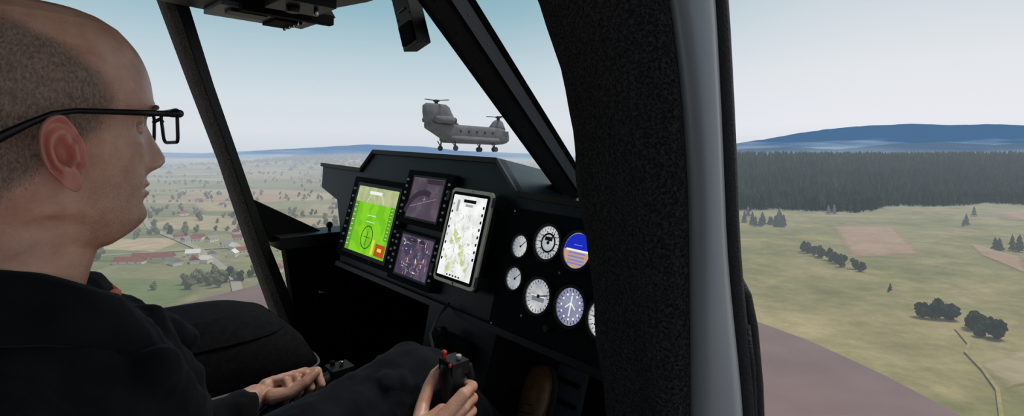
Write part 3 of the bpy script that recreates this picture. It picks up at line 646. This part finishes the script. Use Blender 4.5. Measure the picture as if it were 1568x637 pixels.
# ---------------- seats
m_fab=mat('seat_fabric',(.005,.005,.006,1),.95,0,(.009,.009,.010,1),60,bump=.3,bscale=400,spec=.1); m_pip=mat('seat_piping',(.09,.09,.095,1),.6)
def superring(cx,cy,z,hx,hy,e,n=28):
    return [(cx+hx*math.copysign(abs(math.cos(t))**e,math.cos(t)),cy+hy*math.copysign(abs(math.sin(t))**e,math.sin(t)),z) for t in [2*math.pi*i/n for i in range(n)]]
def seat(bc,ztop,hw):
    s=B('pilot_seat'); a0,a1=-.02,.60; ca=(a0+a1)/2; ha=(a1-a0)/2
    s.loft([superring(ca+.02,bc,ztop-.17,ha+.0,hw,.35),superring(ca+.02,bc,ztop-.15,ha+.02,hw+.01,.35),superring(ca,bc,ztop-.08,ha,hw+.006,.4),superring(ca-.02,bc,ztop-.035,ha-.03,hw-.01,.45),superring(ca-.03,bc,ztop-.01,ha-.08,hw-.05,.5),superring(ca-.03,bc,ztop,ha-.14,hw-.10,.6)],m_fab)
    r=superring(ca+.02,bc,ztop-.155,ha+.024,hw+.014,.35,40); s.tube(r+[r[0],r[1]],.004,m_pip,6,False)
    r=superring(ca-.02,bc,ztop-.04,ha-.026,hw-.006,.45,40); s.tube(r+[r[0],r[1]],.0035,m_fab,6,False)
    s.box(.02,.56,bc-hw+.04,bc+hw-.04,-1.14,ztop-.165,m_matt)
    rings=[]
    for z,w_,d,ax in [(ztop-.12,hw-.02,.05,-.07),(ztop+.05,hw,.06,-.09),(ztop+.25,hw,.055,-.12),(ztop+.42,hw-.03,.05,-.15),(ztop+.50,hw-.09,.035,-.165)]:
        rings.append(superring(ax,bc,z,d,w_,.5))
    s.loft(rings,m_fab)
    return s.build(CK)
seat(1.585,-.485,.185); seat(.74,-.705,.21)

# ---------------- controls
ST=CK@Matrix.Translation((-.018,.0,-.006))
cs=B('cyclic_stick')
cs.tube([(.60,.745,-1.13),(.60,.745,-1.05)],[.05,.03],m_rub,16); cs.tube([(.60,.745,-1.06),(.62,.745,-.80),(.585,.738,-.56),(.575,.735,-.50)],.012,m_blk,12)
cs.tube([(.572,.735,-.535),(.575,.735,-.52),(.575,.735,-.47),(.580,.735,-.43),(.583,.736,-.41),(.585,.737,-.392)],[.016,.021,.019,.020,.024,.021],m_blk,18)
cs.box(.568,.605,.716,.757,-.405,-.382,m_blk)
m_redb=mat('red_button',srgb(170,36,28),.4); m_btn=mat('grey_button',srgb(170,164,158),.4)
cs.tube([(.572,.746,-.382),(.572,.746,-.373)],.0045,m_redb,12); cs.sphere((.572,.746,-.372),.0055,m_redb,12,8); cs.tube([(.590,.728,-.382),(.590,.728,-.374)],[.004,.0055],m_btn,12); cs.sphere((.568,.722,-.386),.004,m_redb,10,6)
cs.tube([(.61,.725,-.395),(.618,.722,-.42),(.608,.725,-.44)],[.007,.006,.005],m_blk,8)
cs.tube([(.60,.77,-.50),(.64,.85,-.52),(.70,.95,-.48),(.74,1.03,-.46),(.80,1.08,-.44),(.84,1.09,-.42)],.004,m_rub,8)
cs.build(ST,bevel=.003)
cl_=B('collective_lever')
cl_.tube([(-.05,1.08,-.80),(.15,1.08,-.70),(.30,1.077,-.60),(.40,1.075,-.535),(.44,1.075,-.53)],.012,m_blk,12)
cl_.tube([(.37,1.075,-.535),(.39,1.075,-.53),(.49,1.075,-.525),(.50,1.075,-.524)],[.012,.017,.017,.020],m_blk,16)
cl_.box(.495,.545,1.055,1.098,-.545,-.500,m_blk); cl_.tube([(.52,1.068,-.50),(.52,1.068,-.488)],.005,m_chrome,8); cl_.tube([(.508,1.085,-.50),(.508,1.085,-.490)],.006,m_matt,8)
cl_.tube([(-.05,1.06,-.82),(-.05,1.10,-.82)],.03,m_blk); cl_.tube([(-.05,1.08,-.82),(-.05,1.08,-1.13)],.02,m_blk)
cl_.build(CK,bevel=.003)
pd=B('rudder_pedals')
for b_ in (.58,.90):
    pd.prism([(1.02,b_-.055,-.80),(1.02,b_+.055,-.80),(1.08,b_+.055,-.60),(1.08,b_-.055,-.60)],[(1.035,b_-.055,-.805),(1.035,b_+.055,-.805),(1.095,b_+.055,-.605),(1.095,b_-.055,-.605)],m_steel)
    pd.tube([(1.05,b_,-.72),(1.18,b_,-.85),(1.25,b_,-1.13)],.014,m_blk,10)
    for k in range(4): pd.box(1.005+.016*k,1.02+.016*k,b_-.05,b_+.05,-.785+.05*k,-.778+.05*k,m_rub)
pd.tube([(1.18,.70,-.85),(1.18,.93,-.85)],.016,m_steel,10)
pd.build(CK)

# ================================================================ PILOT
pil=bpy.data.objects.new('pilot',None); COL.objects.link(pil)
def skin_mat(name,base,base2,red=False):
    m=bpy.data.materials.new(name); m.use_nodes=True; nt=m.node_tree; p=nt.nodes['Principled BSDF']; L_=nt.links.new
    p.inputs['Roughness'].default_value=.42; p.inputs['Specular IOR Level'].default_value=.5
    p.inputs['Subsurface Weight'].default_value=.2; p.inputs['Subsurface Radius'].default_value=(.010,.004,.002); p.inputs['Subsurface Scale'].default_value=1
    tc=N(nt,'ShaderNodeTexCoord'); no=N(nt,'ShaderNodeTexNoise'); no.inputs['Scale'].default_value=26; no.inputs['Detail'].default_value=9; no.inputs['Roughness'].default_value=.68; L_(tc.outputs['Object'],no.inputs['Vector'])
    rr=N(nt,'ShaderNodeMapRange'); rr.inputs[1].default_value=.32; rr.inputs[2].default_value=.68; L_(no.outputs['Fac'],rr.inputs[0])
    mx=N(nt,'ShaderNodeMix',data_type='RGBA'); mx.inputs[6].default_value=base; mx.inputs[7].default_value=base2; L_(rr.outputs[0],mx.inputs[0])
    last=mx.outputs[2]
    if red:
        at=N(nt,'ShaderNodeVertexColor',layer_name='mask'); sp=N(nt,'ShaderNodeSeparateColor'); L_(at.outputs['Color'],sp.inputs[0])
        m1=N(nt,'ShaderNodeMix',data_type='RGBA'); L_(sp.outputs[1],m1.inputs[0]); L_(last,m1.inputs[6]); m1.inputs[7].default_value=srgb(172,92,84); last=m1.outputs[2]
        n2=N(nt,'ShaderNodeTexNoise'); n2.inputs['Scale'].default_value=900; L_(tc.outputs['Object'],n2.inputs['Vector'])
        r2=N(nt,'ShaderNodeMapRange'); r2.inputs[1].default_value=.45; r2.inputs[2].default_value=.6; L_(n2.outputs['Fac'],r2.inputs[0])
        ml=N(nt,'ShaderNodeMath',operation='MULTIPLY'); L_(r2.outputs[0],ml.inputs[0]); L_(sp.outputs[2],ml.inputs[1])
        m2=N(nt,'ShaderNodeMix',data_type='RGBA'); L_(ml.outputs[0],m2.inputs[0]); L_(last,m2.inputs[6]); m2.inputs[7].default_value=srgb(130,104,92); last=m2.outputs[2]
        mp=N(nt,'ShaderNodeMapping'); mp.inputs['Scale'].default_value=(420,700,240); L_(tc.outputs['Object'],mp.inputs[0])
        n3=N(nt,'ShaderNodeTexNoise'); n3.inputs['Scale'].default_value=1; n3.inputs['Detail'].default_value=3; L_(mp.outputs[0],n3.inputs['Vector'])
        rh=N(nt,'ShaderNodeValToRGB'); rh.color_ramp.elements[0].position=.33; rh.color_ramp.elements[0].color=srgb(92,74,62); rh.color_ramp.elements[1].position=.67; rh.color_ramp.elements[1].color=srgb(150,130,114); L_(n3.outputs['Fac'],rh.inputs['Fac'])
        a2=N(nt,'ShaderNodeMath',operation='MULTIPLY_ADD'); a2.inputs[1].default_value=.6; L_(n3.outputs['Fac'],a2.inputs[0]); L_(sp.outputs[0],a2.inputs[2])
        r3=N(nt,'ShaderNodeMapRange'); r3.inputs[1].default_value=.42; r3.inputs[2].default_value=1.15; r3.inputs[4].default_value=.85; L_(a2.outputs[0],r3.inputs[0])
        m3=N(nt,'ShaderNodeMix',data_type='RGBA'); L_(r3.outputs[0],m3.inputs[0]); L_(last,m3.inputs[6]); L_(rh.outputs[0],m3.inputs[7]); last=m3.outputs[2]
        rg=N(nt,'ShaderNodeMapRange'); rg.inputs[3].default_value=.38; rg.inputs[4].default_value=.8; L_(sp.outputs[0],rg.inputs[0]); L_(rg.outputs[0],p.inputs['Roughness'])
    L_(last,p.inputs['Base Color'])
    bn=N(nt,'ShaderNodeTexNoise'); bn.inputs['Scale'].default_value=260; bn.inputs['Detail'].default_value=6; L_(tc.outputs['Object'],bn.inputs['Vector']); bu=N(nt,'ShaderNodeBump'); bu.inputs['Strength'].default_value=.3; bu.inputs['Distance'].default_value=.002; L_(bn.outputs['Fac'],bu.inputs['Height']); L_(bu.outputs[0],p.inputs['Normal'])
    return m
S1,S2=srgb(216,170,146),srgb(188,134,110)
m_skin=skin_mat('skin',S1,S2); m_face=skin_mat('face_skin',S1,S2,True); m_ear=skin_mat('ear_skin',srgb(218,148,132),srgb(194,116,102))
HM=Matrix.Translation((-.481,.548,.035))@Matrix.Rotation(math.radians(56),4,'Z')

tab=np.array([[-.27,.03,-.10,.080],[-.22,.025,-.088,.066],[-.18,.026,-.078,.061],[-.16,.030,-.074,.059],[-.145,.038,-.071,.058],[-.135,.050,-.070,.057],[-.128,.066,-.069,.056],[-.121,.078,-.069,.056],[-.113,.086,-.069,.058],[-.10,.089,-.071,.062],[-.085,.087,-.075,.066],[-.07,.090,-.080,.069],[-.055,.088,-.086,.071],[-.04,.086,-.092,.073],[-.02,.086,-.097,.075],[0,.088,-.100,.077],[.015,.095,-.102,.078],[.03,.095,-.103,.078],[.05,.092,-.102,.077],[.07,.085,-.098,.073],[.085,.076,-.092,.068],[.10,.062,-.081,.059],[.110,.046,-.068,.048],[.115,.032,-.055,.037],[.1175,.015,-.040,.024],[.1185,-.012,-.014,.001]])
zs=np.concatenate([np.linspace(-.27,-.14,18),np.linspace(-.137,.10,140),.1185-(.0185)*np.linspace(.97,0,26)**2])
fr=np.interp(zs,tab[:,0],tab[:,1]); bk=np.interp(zs,tab[:,0],tab[:,2]); hw=np.interp(zs,tab[:,0],tab[:,3])
def smo(v,k=5):
    v2=np.pad(v,k,'edge'); return np.convolve(v2,np.ones(2*k+1)/(2*k+1),'same')[k:-k]
fr2,bk2,hw2=smo(fr),smo(bk),smo(hw); blend=np.clip((.098-zs)/.01,0,1); fr=fr*(1-blend)+fr2*blend; bk=bk*(1-blend)+bk2*blend; hw=hw*(1-blend)+hw2*blend
nph=144; ph=np.linspace(0,2*np.pi,nph,endpoint=False)
PH,ZZ=np.meshgrid(ph,zs); FR=fr[:,None]; BK=bk[:,None]; HW=hw[:,None]
XC=(FR+BK)/2-.008*np.clip((ZZ+.12)/.1,0,1); c_,s_=np.cos(PH),np.sin(PH)
RX=np.where(c_>0,FR-XC,XC-BK)
Xh=XC+RX*np.sign(c_)*np.abs(c_)**.92
low=sstep((-.02-ZZ)/.08)*sstep((ZZ+.15)/.02)
Yh=HW*np.sign(s_)*np.abs(s_)**.92*(1-.20*low*np.maximum(0,c_)**1.2)
Zh=ZZ.copy()
jaw=sstep((-.085-ZZ)/.035)*sstep((ZZ+.165)/.03)*np.clip((.05-Xh)/.09,0,1)
Zh=Zh+.028*jaw*sstep((Xh+.05)/.05)
front=c_>0; ay=np.abs(Yh)
g=lambda v,m,s: np.exp(-((v-m)/s)**2)
namp=np.interp(ZZ,[-.066,-.060,-.055,-.050,-.044,-.038,-.030,-.020,-.010,0,.012],[0,.002,.010,.021,.027,.027,.023,.017,.011,.005,0])
nsig=np.interp(ZZ,[-.06,-.045,-.02,.01],[.014,.0125,.009,.007])
dx=namp*np.exp(-(Yh/nsig)**2)
dx+=.010*g(ay,.0145,.006)*g(ZZ,-.047,.007)
dx-=.013*g(ay,.032,.015)*g(ZZ,-.001,.011)
dx+=.004*g(ay,.030,.018)*g(ZZ,.017,.007)
dx+=.003*g(ay,.046,.014)*g(ZZ,-.030,.013)
dx+=.006*g(Yh,0,.020)*g(ZZ,-.0685,.004)+.007*g(Yh,0,.018)*g(ZZ,-.0795,.0045)-.005*g(Yh,0,.022)*g(ZZ,-.074,.0018)
dx-=.003*g(Yh,0,.02)*g(ZZ,-.089,.004); dx+=.005*g(Yh,0,.018)*g(ZZ,-.105,.011)
dx-=.003*g(ay-(-(ZZ+.045)*.35+.020),0,.004)*sstep((-.035-ZZ)/.01)*sstep((ZZ+.078)/.01)
Xh=Xh+dx*front
Yh=Yh*(1-.03*g(Xh,.055,.022)*g(ZZ,.015,.03))
Yh=Yh*(1+.05*g(Xh,.02,.04)*g(ZZ,-.095,.025))
Yh=Yh*(1-.008*g(ZZ+.18*(Xh-.06),.004,.0015)*g(Xh,.060,.008)-.008*g(ZZ-.18*(Xh-.06),-.008,.0015)*g(Xh,.060,.008))
Yh=Yh*(1-.02*g(ZZ+.25*Xh,-.150,.003)-.015*g(ZZ+.25*Xh,-.172,.003))
vs=np.stack([Xh,Yh,Zh],-1).reshape(-1,3); nzv=len(zs)
fs=[(j*nph+i,j*nph+(i+1)%nph,(j+1)*nph+(i+1)%nph,(j+1)*nph+i) for j in range(nzv-1) for i in range(nph)]+[tuple((nzv-1)*nph+i for i in range(nph))]
me=bpy.data.meshes.new('head'); me.from_pydata(vs.tolist(),[],fs); me.polygons.foreach_set('use_smooth',[True]*len(fs)); me.materials.append(m_face)
ca=me.color_attributes.new('mask','FLOAT_COLOR','POINT')
xx,yy,z3=vs[:,0],vs[:,1],vs[:,2]
line_x=np.interp(z3,[-.12,-.07,-.035,-.01,.02,.045,.07,.09,.12],[-.075,-.045,-.005,.024,.036,.024,-.005,-.04,-.08])
hair=sstep((line_x-xx)/.035+.5)*sstep((z3+.105)/.03)
hair=hair*np.clip(1-.7*sstep((z3-.065)/.045),.0,1)
lip=np.exp(-((z3+.074)/.0085)**2)*(np.abs(yy)<.026)*(xx>.06); lip+=.35*np.exp(-((z3+.04)/.02)**2-(yy/.02)**2)*(xx>.08)
stb=sstep((-.045-z3)/.02)*sstep((z3+.135)/.02)*sstep((xx+.0)/.03)*.4
cd=np.stack([hair,np.clip(lip,0,.8),stb,np.ones_like(hair)],-1).astype(np.float32); ca.data.foreach_set('color',cd.reshape(-1))
hd=bpy.data.objects.new('head',me); COL.objects.link(hd); hd.parent=pil; hd.matrix_world=HM
er=B('ears')
for sg in (-1,1):
    nt_,nrho=56,[0,.1,.2,.3,.38,.46,.52,.58,.64,.70,.76,.82,.87,.91,.94,.97,1.0]
    hp=lambda r:float(np.interp(r,[0,.2,.36,.46,.56,.64,.74,.80,.88,.94,1],[-.013,-.012,-.006,.003,.006,.003,-.003,-.003,.006,.008,.003]))
    rings=[]
    for r in nrho+['b1','b2']:
        ring=[]
        for i in range(nt_):
            t=2*math.pi*i/nt_; ct,st=math.cos(t),math.sin(t)
            W=.0205+.003*st if st>-.3 else .0205-.009*min(1,(-.3-st)/.7)
            if ct>0: W*=.80
            rr=1.0 if isinstance(r,str) else r
            ex=rr*ct*W; ez=rr*st*.0365
            if isinstance(r,str):
                k=.86 if r=='b1' else .6; ex*=k; ez*=k; h=-.006 if r=='b1' else -.030
            else:
                h=hp(r)
                if ct>.2 and r>.4: h=h*(1-.7*min(1,(ct-.2)/.4))-.003*min(1,(ct-.2)/.4)
                if st<-.55 and r>.35: kk=min(1,(-.55-st)/.25); h=h*(1-kk)+.003*kk
                if ct>.55 and .40<r<.95 and -.45<st<.35: h+=.006
            h+=-ex*.38+.014
            ti=math.radians(12); ex2=ex*math.cos(ti)-ez*math.sin(ti); ez2=ex*math.sin(ti)+ez*math.cos(ti)
            ring.append((-.008+ex2,sg*(.0765+h),-.034+ez2))
        rings.append(ring)
    er.loft(rings,m_ear,caps=False,smooth=True)
er.build(HM,parent=pil)
ey=B('eyes'); m_eye=mat('eye_white',srgb(205,198,190),.25); m_iris=mat('iris',srgb(70,60,50),.2); m_brow=mat('eyebrow',srgb(104,84,72),.9)
for sg in (-1,1):
    ey.sphere((.0665,sg*.031,-.001),.0115,m_eye); ey.sphere((.0748,sg*.031,-.001),.0045,m_iris,12,8)
    ey.sphere((.0655,sg*.0315,.0035),(.0126,.0150,.0105),m_skin,16,10); ey.sphere((.0645,sg*.0315,-.0085),(.0125,.0155,.0075),m_skin,16,10)
    ey.tube([(.091,sg*.014,.016),(.0935,sg*.026,.019),(.087,sg*.042,.018),(.077,sg*.054,.012)],[.0015,.003,.0025,.001],m_brow,8)
ey.build(HM,parent=pil)
m_hair=mat('grey_hair',srgb(100,86,76),.8,0,srgb(160,146,134),200,spec=.1)
idx=np.where(hair>.12)[0]; me.update()
nv_=[me.vertices[i].normal for i in range(len(me.vertices))]
vv=[];ff=[]
for q in range(30000):
    i=int(random.choice(idx))
    if random.random()>hair[i]: continue
    n_=nv_[i]
    if n_.z<-.5: continue
    j=Vector((random.uniform(-.002,.002),random.uniform(-.002,.002),random.uniform(-.002,.002))); p=Vector(vs[i])+j-n_*j.dot(n_)
    d=(n_*.5+Vector((-.15,0,-.8))+Vector((random.gauss(0,.25),random.gauss(0,.25),random.gauss(0,.2)))).normalized()
    if d.dot(n_)<.15: d=(d+n_*.35).normalized()
    sd=d.cross(n_).normalized()*.00013; l=random.uniform(.002,.004); o=len(vv)
    vv+= [p-sd,p+sd,p+d*l]; ff.append((o,o+1,o+2))
me2=bpy.data.meshes.new('short_hair'); me2.from_pydata([tuple(v) for v in vv],[],ff); me2.materials.append(m_hair); ho=bpy.data.objects.new('short_hair',me2); COL.objects.link(ho); ho.parent=pil; ho.matrix_world=HM
# glasses
gl=B('eyeglasses'); m_frame=mat('glasses_frame',(.004,.004,.005,1),.35,spec=.35)
m_lens=bpy.data.materials.new('lens'); m_lens.use_nodes=True; nt=m_lens.node_tree; nt.nodes.clear(); o_=N(nt,'ShaderNodeOutputMaterial'); t_=N(nt,'ShaderNodeBsdfTransparent'); g_=N(nt,'ShaderNodeBsdfGlossy'); g_.inputs['Roughness'].default_value=.03; m_=N(nt,'ShaderNodeMixShader'); m_.inputs[0].default_value=.07; nt.links.new(t_.outputs[0],m_.inputs[1]); nt.links.new(g_.outputs[0],m_.inputs[2]); nt.links.new(m_.outputs[0],o_.inputs[0])
for sg in (-1,1):
    def gp_(y,z): return (.106-1.9*y*y-.06*z,sg*y,z)
    y0,y1,z0,z1=.010,.067,-.022,.013
    prof=[]
    for (cy,cz,a0) in ((y1-.007,z1-.006,0),(y0+.007,z1-.006,90),(y0+.010,z0+.009,180),(y1-.010,z0+.009,270)):
        for k in range(4):
            a=math.radians(a0+30*k); prof.append((cy+.008*math.cos(a),cz+.008*math.sin(a)))
    ptsL=[gp_(*q) for q in prof]; gl.tube(ptsL+[ptsL[0],ptsL[1]],.0019,m_frame,8,False); gl.add(ptsL,[tuple(range(len(ptsL)))],m_lens)
    top=[gp_(y,.0135) for y in (.012,.03,.05,.067)]; gl.tube(top,.0028,m_frame,8)
    gl.tube([gp_(.067,.010),(.096,sg*.0755,.010),(.086,sg*.0785,.009)],[.0042,.0044,.0038],m_frame,10)
    gl.tube([(.090,sg*.0782,.009),(.05,sg*.0825,.008),(.0,sg*.0900,.006),(-.018,sg*.092,.002),(-.035,sg*.091,-.008),(-.055,sg*.086,-.022),(-.070,sg*.081,-.032)],[.0034,.0032,.0028,.0028,.0034,.0046,.0042],m_frame,10)
gl.tube([(.1055,-.011,.004),(.1085,0,.008),(.1055,.011,.004)],.0022,m_frame,8)
gl.build(HM,parent=pil)

# ---- clothes (cockpit coords)
m_cloth=mat('black_jacket',(.0045,.0045,.0055,1),.9,0,(.009,.009,.0105,1),14,bump=.5,bscale=22,spec=.12,sheen=.04)
m_jean=mat('dark_trousers',(.006,.0065,.009,1),.95,0,(.011,.012,.016,1),18,bump=.4,bscale=30,spec=.10,sheen=.04)
V=Vector
jk=B('jacket')
ps=math.radians(-18)
def tring(ca,cb,c,da,db,n=36,e=.85):
    r=[]
    for i in range(n):
        t=2*math.pi*i/n; u=da*math.copysign(abs(math.cos(t))**e,math.cos(t)); v=db*math.copysign(abs(math.sin(t))**e,math.sin(t))
        r.append((ca+u*math.cos(ps)-v*math.sin(ps),cb+u*math.sin(ps)+v*math.cos(ps),c))
    return r
jk.loft([tring(*q) for q in [(-.02,.75,-.70,.12,.175),(.0,.75,-.60,.14,.185),(.015,.75,-.50,.15,.18),(.03,.745,-.40,.14,.18),(.035,.74,-.32,.125,.18),(.03,.738,-.27,.108,.160),(.02,.735,-.225,.090,.120),(.012,.733,-.19,.072,.080),(.008,.73,-.165,.062,.064)]],m_cloth)
jk.capsules([((.03,.80,-.245),.052),((.085,.905,-.290),.068),((.125,.985,-.42),.058),((.14,1.025,-.525),.052),((.24,1.055,-.535),.043),((.325,1.075,-.528),.034)],m_cloth)
jk.capsules([((.0,.67,-.245),.050),((-.025,.565,-.300),.070),((.06,.55,-.43),.060),((.16,.575,-.565),.053),((.32,.640,-.565),.042),((.44,.690,-.545),.032)],m_cloth)
for k in range(6):
    jk.capsules([((.13+.006*k,.98,-.36-.03*k),.022),((.15,1.05,-.37-.03*k),.02)],m_cloth,8)
jk.capsules([((.11,.66,-.26),.03),((.145,.70,-.33),.032),((.155,.74,-.42),.034),((.15,.76,-.52),.035)],m_cloth)
jk.capsules([((.10,.82,-.25),.028),((.155,.87,-.285),.030),((.185,.885,-.305),.022)],m_cloth)
jk.capsules([((.13,.83,-.26),.028),((.165,.80,-.33),.03),((.16,.78,-.43),.03)],m_cloth)
jk.build(CK,remesh=.006,smooth_it=4,parent=pil,disp=(.018,.05))
co=B('collar')
nn=44
prof_=[(.070,-.200),(.069,-.170),(.070,-.142),(.074,-.136),(.080,-.142),(.092,-.170),(.101,-.195),(.095,-.200),(.080,-.180)]
vsC=[];fsC=[]
for i in range(nn+1):
    t=math.radians(30+(330-30)*i/nn)
    u,v=math.cos(t),math.sin(t); fr_=max(0,u)
    for r,c in prof_:
        rr=r*(1+.12*fr_)+ (.026*fr_**3 if r>.085 else 0); cc=c-.050*fr_**1.3-(.022*fr_**4 if r>.085 else 0)+(.018 if u<0 else 0)*(-u)
        x=rr*u*1.02; y=rr*v*.98
        a_=math.radians(4); vsC.append((.010+x*math.cos(a_)-y*math.sin(a_),.733+x*math.sin(a_)+y*math.cos(a_),cc))
k=len(prof_)
for i in range(nn):
    for j in range(k-1): fsC.append((i*k+j,i*k+j+1,(i+1)*k+j+1,(i+1)*k+j))
co.add(vsC,fsC,m_cloth,True)
cob=co.build(CK,parent=pil); so=cob.modifiers.new('sol','SOLIDIFY'); so.thickness=.0025
ly=B('lanyard'); m_or=mat('orange_lanyard',srgb(236,96,40),.6)
ly.tube([(-.04,.80,-.150),(.02,.80,-.162),(.055,.785,-.172),(.078,.760,-.180),(.086,.733,-.186),(.080,.705,-.182),(.06,.680,-.176),(.02,.664,-.172),(-.04,.665,-.165)],.0065,m_or,8); ly.tube([(.083,.733,-.186),(.115,.735,-.24),(.16,.737,-.33)],.006,m_or,8)
ly.build(CK,parent=pil)
tr=B('trousers')
tr.capsules([((-.02,.84,-.605),.098),((.20,.865,-.565),.088),((.42,.885,-.526),.076),((.585,.90,-.482),.066),((.615,.90,-.492),.063),((.72,.905,-.60),.058),((.84,.905,-.72),.050),((.90,.905,-.80),.043)],m_jean,18)
tr.capsules([((-.02,.66,-.605),.098),((.20,.64,-.60),.090),((.40,.61,-.615),.078),((.54,.59,-.625),.067),((.68,.585,-.72),.060),((.80,.58,-.83),.05),((.88,.58,-.90),.043)],m_jean,18)
tr.sphere((-.03,.75,-.61),(.13,.19,.12),m_jean)
for kk in range(4): tr.capsules([((.50+.03*kk,.85,-.452-.01*kk),.022),((.55+.02*kk,.95,-.466-.012*kk),.02)],m_jean,8)
tr.build(CK,remesh=.006,smooth_it=4,parent=pil,disp=(.014,.05))
# shoes
m_lea=mat('brown_leather',srgb(142,102,66),.35,0,srgb(112,78,48),40,spec=.5); m_sole=mat('shoe_sole',srgb(58,46,36),.7)
sh=B('shoes')
for b_,oa,oc_ in ((.895,-.02,.020),(.58,-.02,-.10)):
    H=Vector((.935+oa,b_,-.845+oc_)); T=Vector((1.005+oa,b_,-.585+oc_)); d=(T-H).normalized(); up=Vector((-d.z,0,d.x)).normalized(); sd=Vector((0,1,0))
    if up.x>0: up=-up
    rings=[];rs=[]
    for t_,w_,h_ in [(0,.022,.045),(.03,.031,.062),(.12,.034,.075),(.25,.035,.080),(.40,.036,.062),(.55,.041,.048),(.72,.046,.040),(.86,.042,.034),(.95,.030,.026),(1.0,.010,.014)]:
        p=H+d*(T-H).length*t_
        rings.append([p+sd*w_*math.cos(a)+up*(h_*.5+h_*.5*math.sin(a)) for a in [2*math.pi*i/20 for i in range(20)]])
        rs.append([p+sd*(w_+.004)*math.cos(a)+up*(-.004+.008*math.sin(a)) for a in [2*math.pi*i/20 for i in range(20)]])
    sh.loft(rings,m_lea); sh.loft(rs,m_sole)
    for k in range(5):
        p=H+d*(T-H).length*(.42+.07*k)+up*(.060-.006*k); sh.tube([p+sd*.016,p-sd*.016+d*.008],.0018,m_sole,6)
    sh.tube([H+d*.03+up*.03,H+d*.03+up*.03+Vector((-.02,0,.06))],[.036,.036],m_lea,14)
sh.build(CK,parent=pil)
# hands
def hand(name,wrist,palm,fingers,thumb,M):
    h=B(name)
    h.capsules(wrist,m_skin,12)
    for p in palm: h.capsules(p,m_skin,12)
    for f in fingers: h.capsules(f,m_skin,12)
    h.capsules(thumb,m_skin,12)
    return h.build(M,remesh=.0020,smooth_it=2,parent=pil)
fing=[]; palm=[]
W=V((.470,.698,-.512))
for i,(c,l) in enumerate(((-.425,1.0),(-.447,1.06),(-.469,1.0),(-.489,.85))):
    r=(.0092,.0095,.0090,.0081)[i]
    mcp=V((.572,.690,c)); pip=mcp+V((.036,.020,-.004))*l; dip=V((.605,.750,c-.006)); tip=V((.588,.764,c-.008))
    fing.append([(mcp,r+.0015),(mcp.lerp(pip,.5),r*.95),(pip,r+.0006),(pip.lerp(dip,.5),r*.9),(dip,r*.9),(tip,r*.82)])
    palm.append([(W+V((0,0,.012-.008*i)),.016),(W.lerp(mcp,.55)+V((0,.004,0)),.0140),(mcp,.0112)])
palm.append([(W+V((.01,.012,.01)),.017),(V((.52,.715,-.470)),.018),(V((.545,.712,-.455)),.014)])
hand('hand_right',[(V((.42,.678,-.535)),.026),(W,.024)],palm,fing,[(V((.505,.722,-.475)),.015),(V((.530,.748,-.455)),.0125),(V((.552,.762,-.432)),.0108),(V((.566,.764,-.415)),.0100),(V((.578,.757,-.402)),.0085)],ST)
fing=[]; palm=[]; W=V((.350,1.090,-.522))
for i,(a,l) in enumerate(((.465,1.0),(.443,1.05),(.421,1.0),(.401,.85))):
    r=(.0092,.0095,.0090,.0081)[i]
    mcp=V((a-.012,1.098,-.505)); pip=V((a,1.064,-.494)); dip=V((a+.002,1.046,-.516)); tip=V((a-.002,1.056,-.536))
    fing.append([(mcp,r+.0015),(mcp.lerp(pip,.5),r),(pip,r+.0006),(pip.lerp(dip,.5),r*.92),(dip,r*.9),(tip,r*.82)])
    palm.append([(W+V((0,.004-.004*i,-.004*i+.004)),.016),(W.lerp(mcp,.6)+V((0,.002,.003)),.0140),(mcp,.0115)])
hand('hand_left',[(V((.31,1.078,-.528)),.027),(W,.024)],palm,fing,[(V((.375,1.066,-.520)),.016),(V((.405,1.050,-.515)),.0125),(V((.432,1.044,-.500)),.011),(V((.455,1.048,-.488)),.0095)],CK)

# ================================================================ LIGHT
su=bpy.data.lights.new('sun','SUN'); su.energy=2.2; su.angle=math.radians(22); su.color=(1,.95,.88)
so_=bpy.data.objects.new('sun',su); COL.objects.link(so_)
so_.rotation_euler=Vector((-.42,-.10,-.90)).to_track_quat('-Z','Y').to_euler()

# ================================================================ CAMERA
cd=bpy.data.cameras.new('camera'); cd.sensor_width=36; cd.lens=36*1000/1920; cd.shift_y=-100/1920; cd.clip_start=.02; cd.clip_end=30000
cam=bpy.data.objects.new('camera',cd); COL.objects.link(cam); cam.location=(0,0,0); cam.rotation_euler=(math.radians(90),0,0); sc.camera=cam
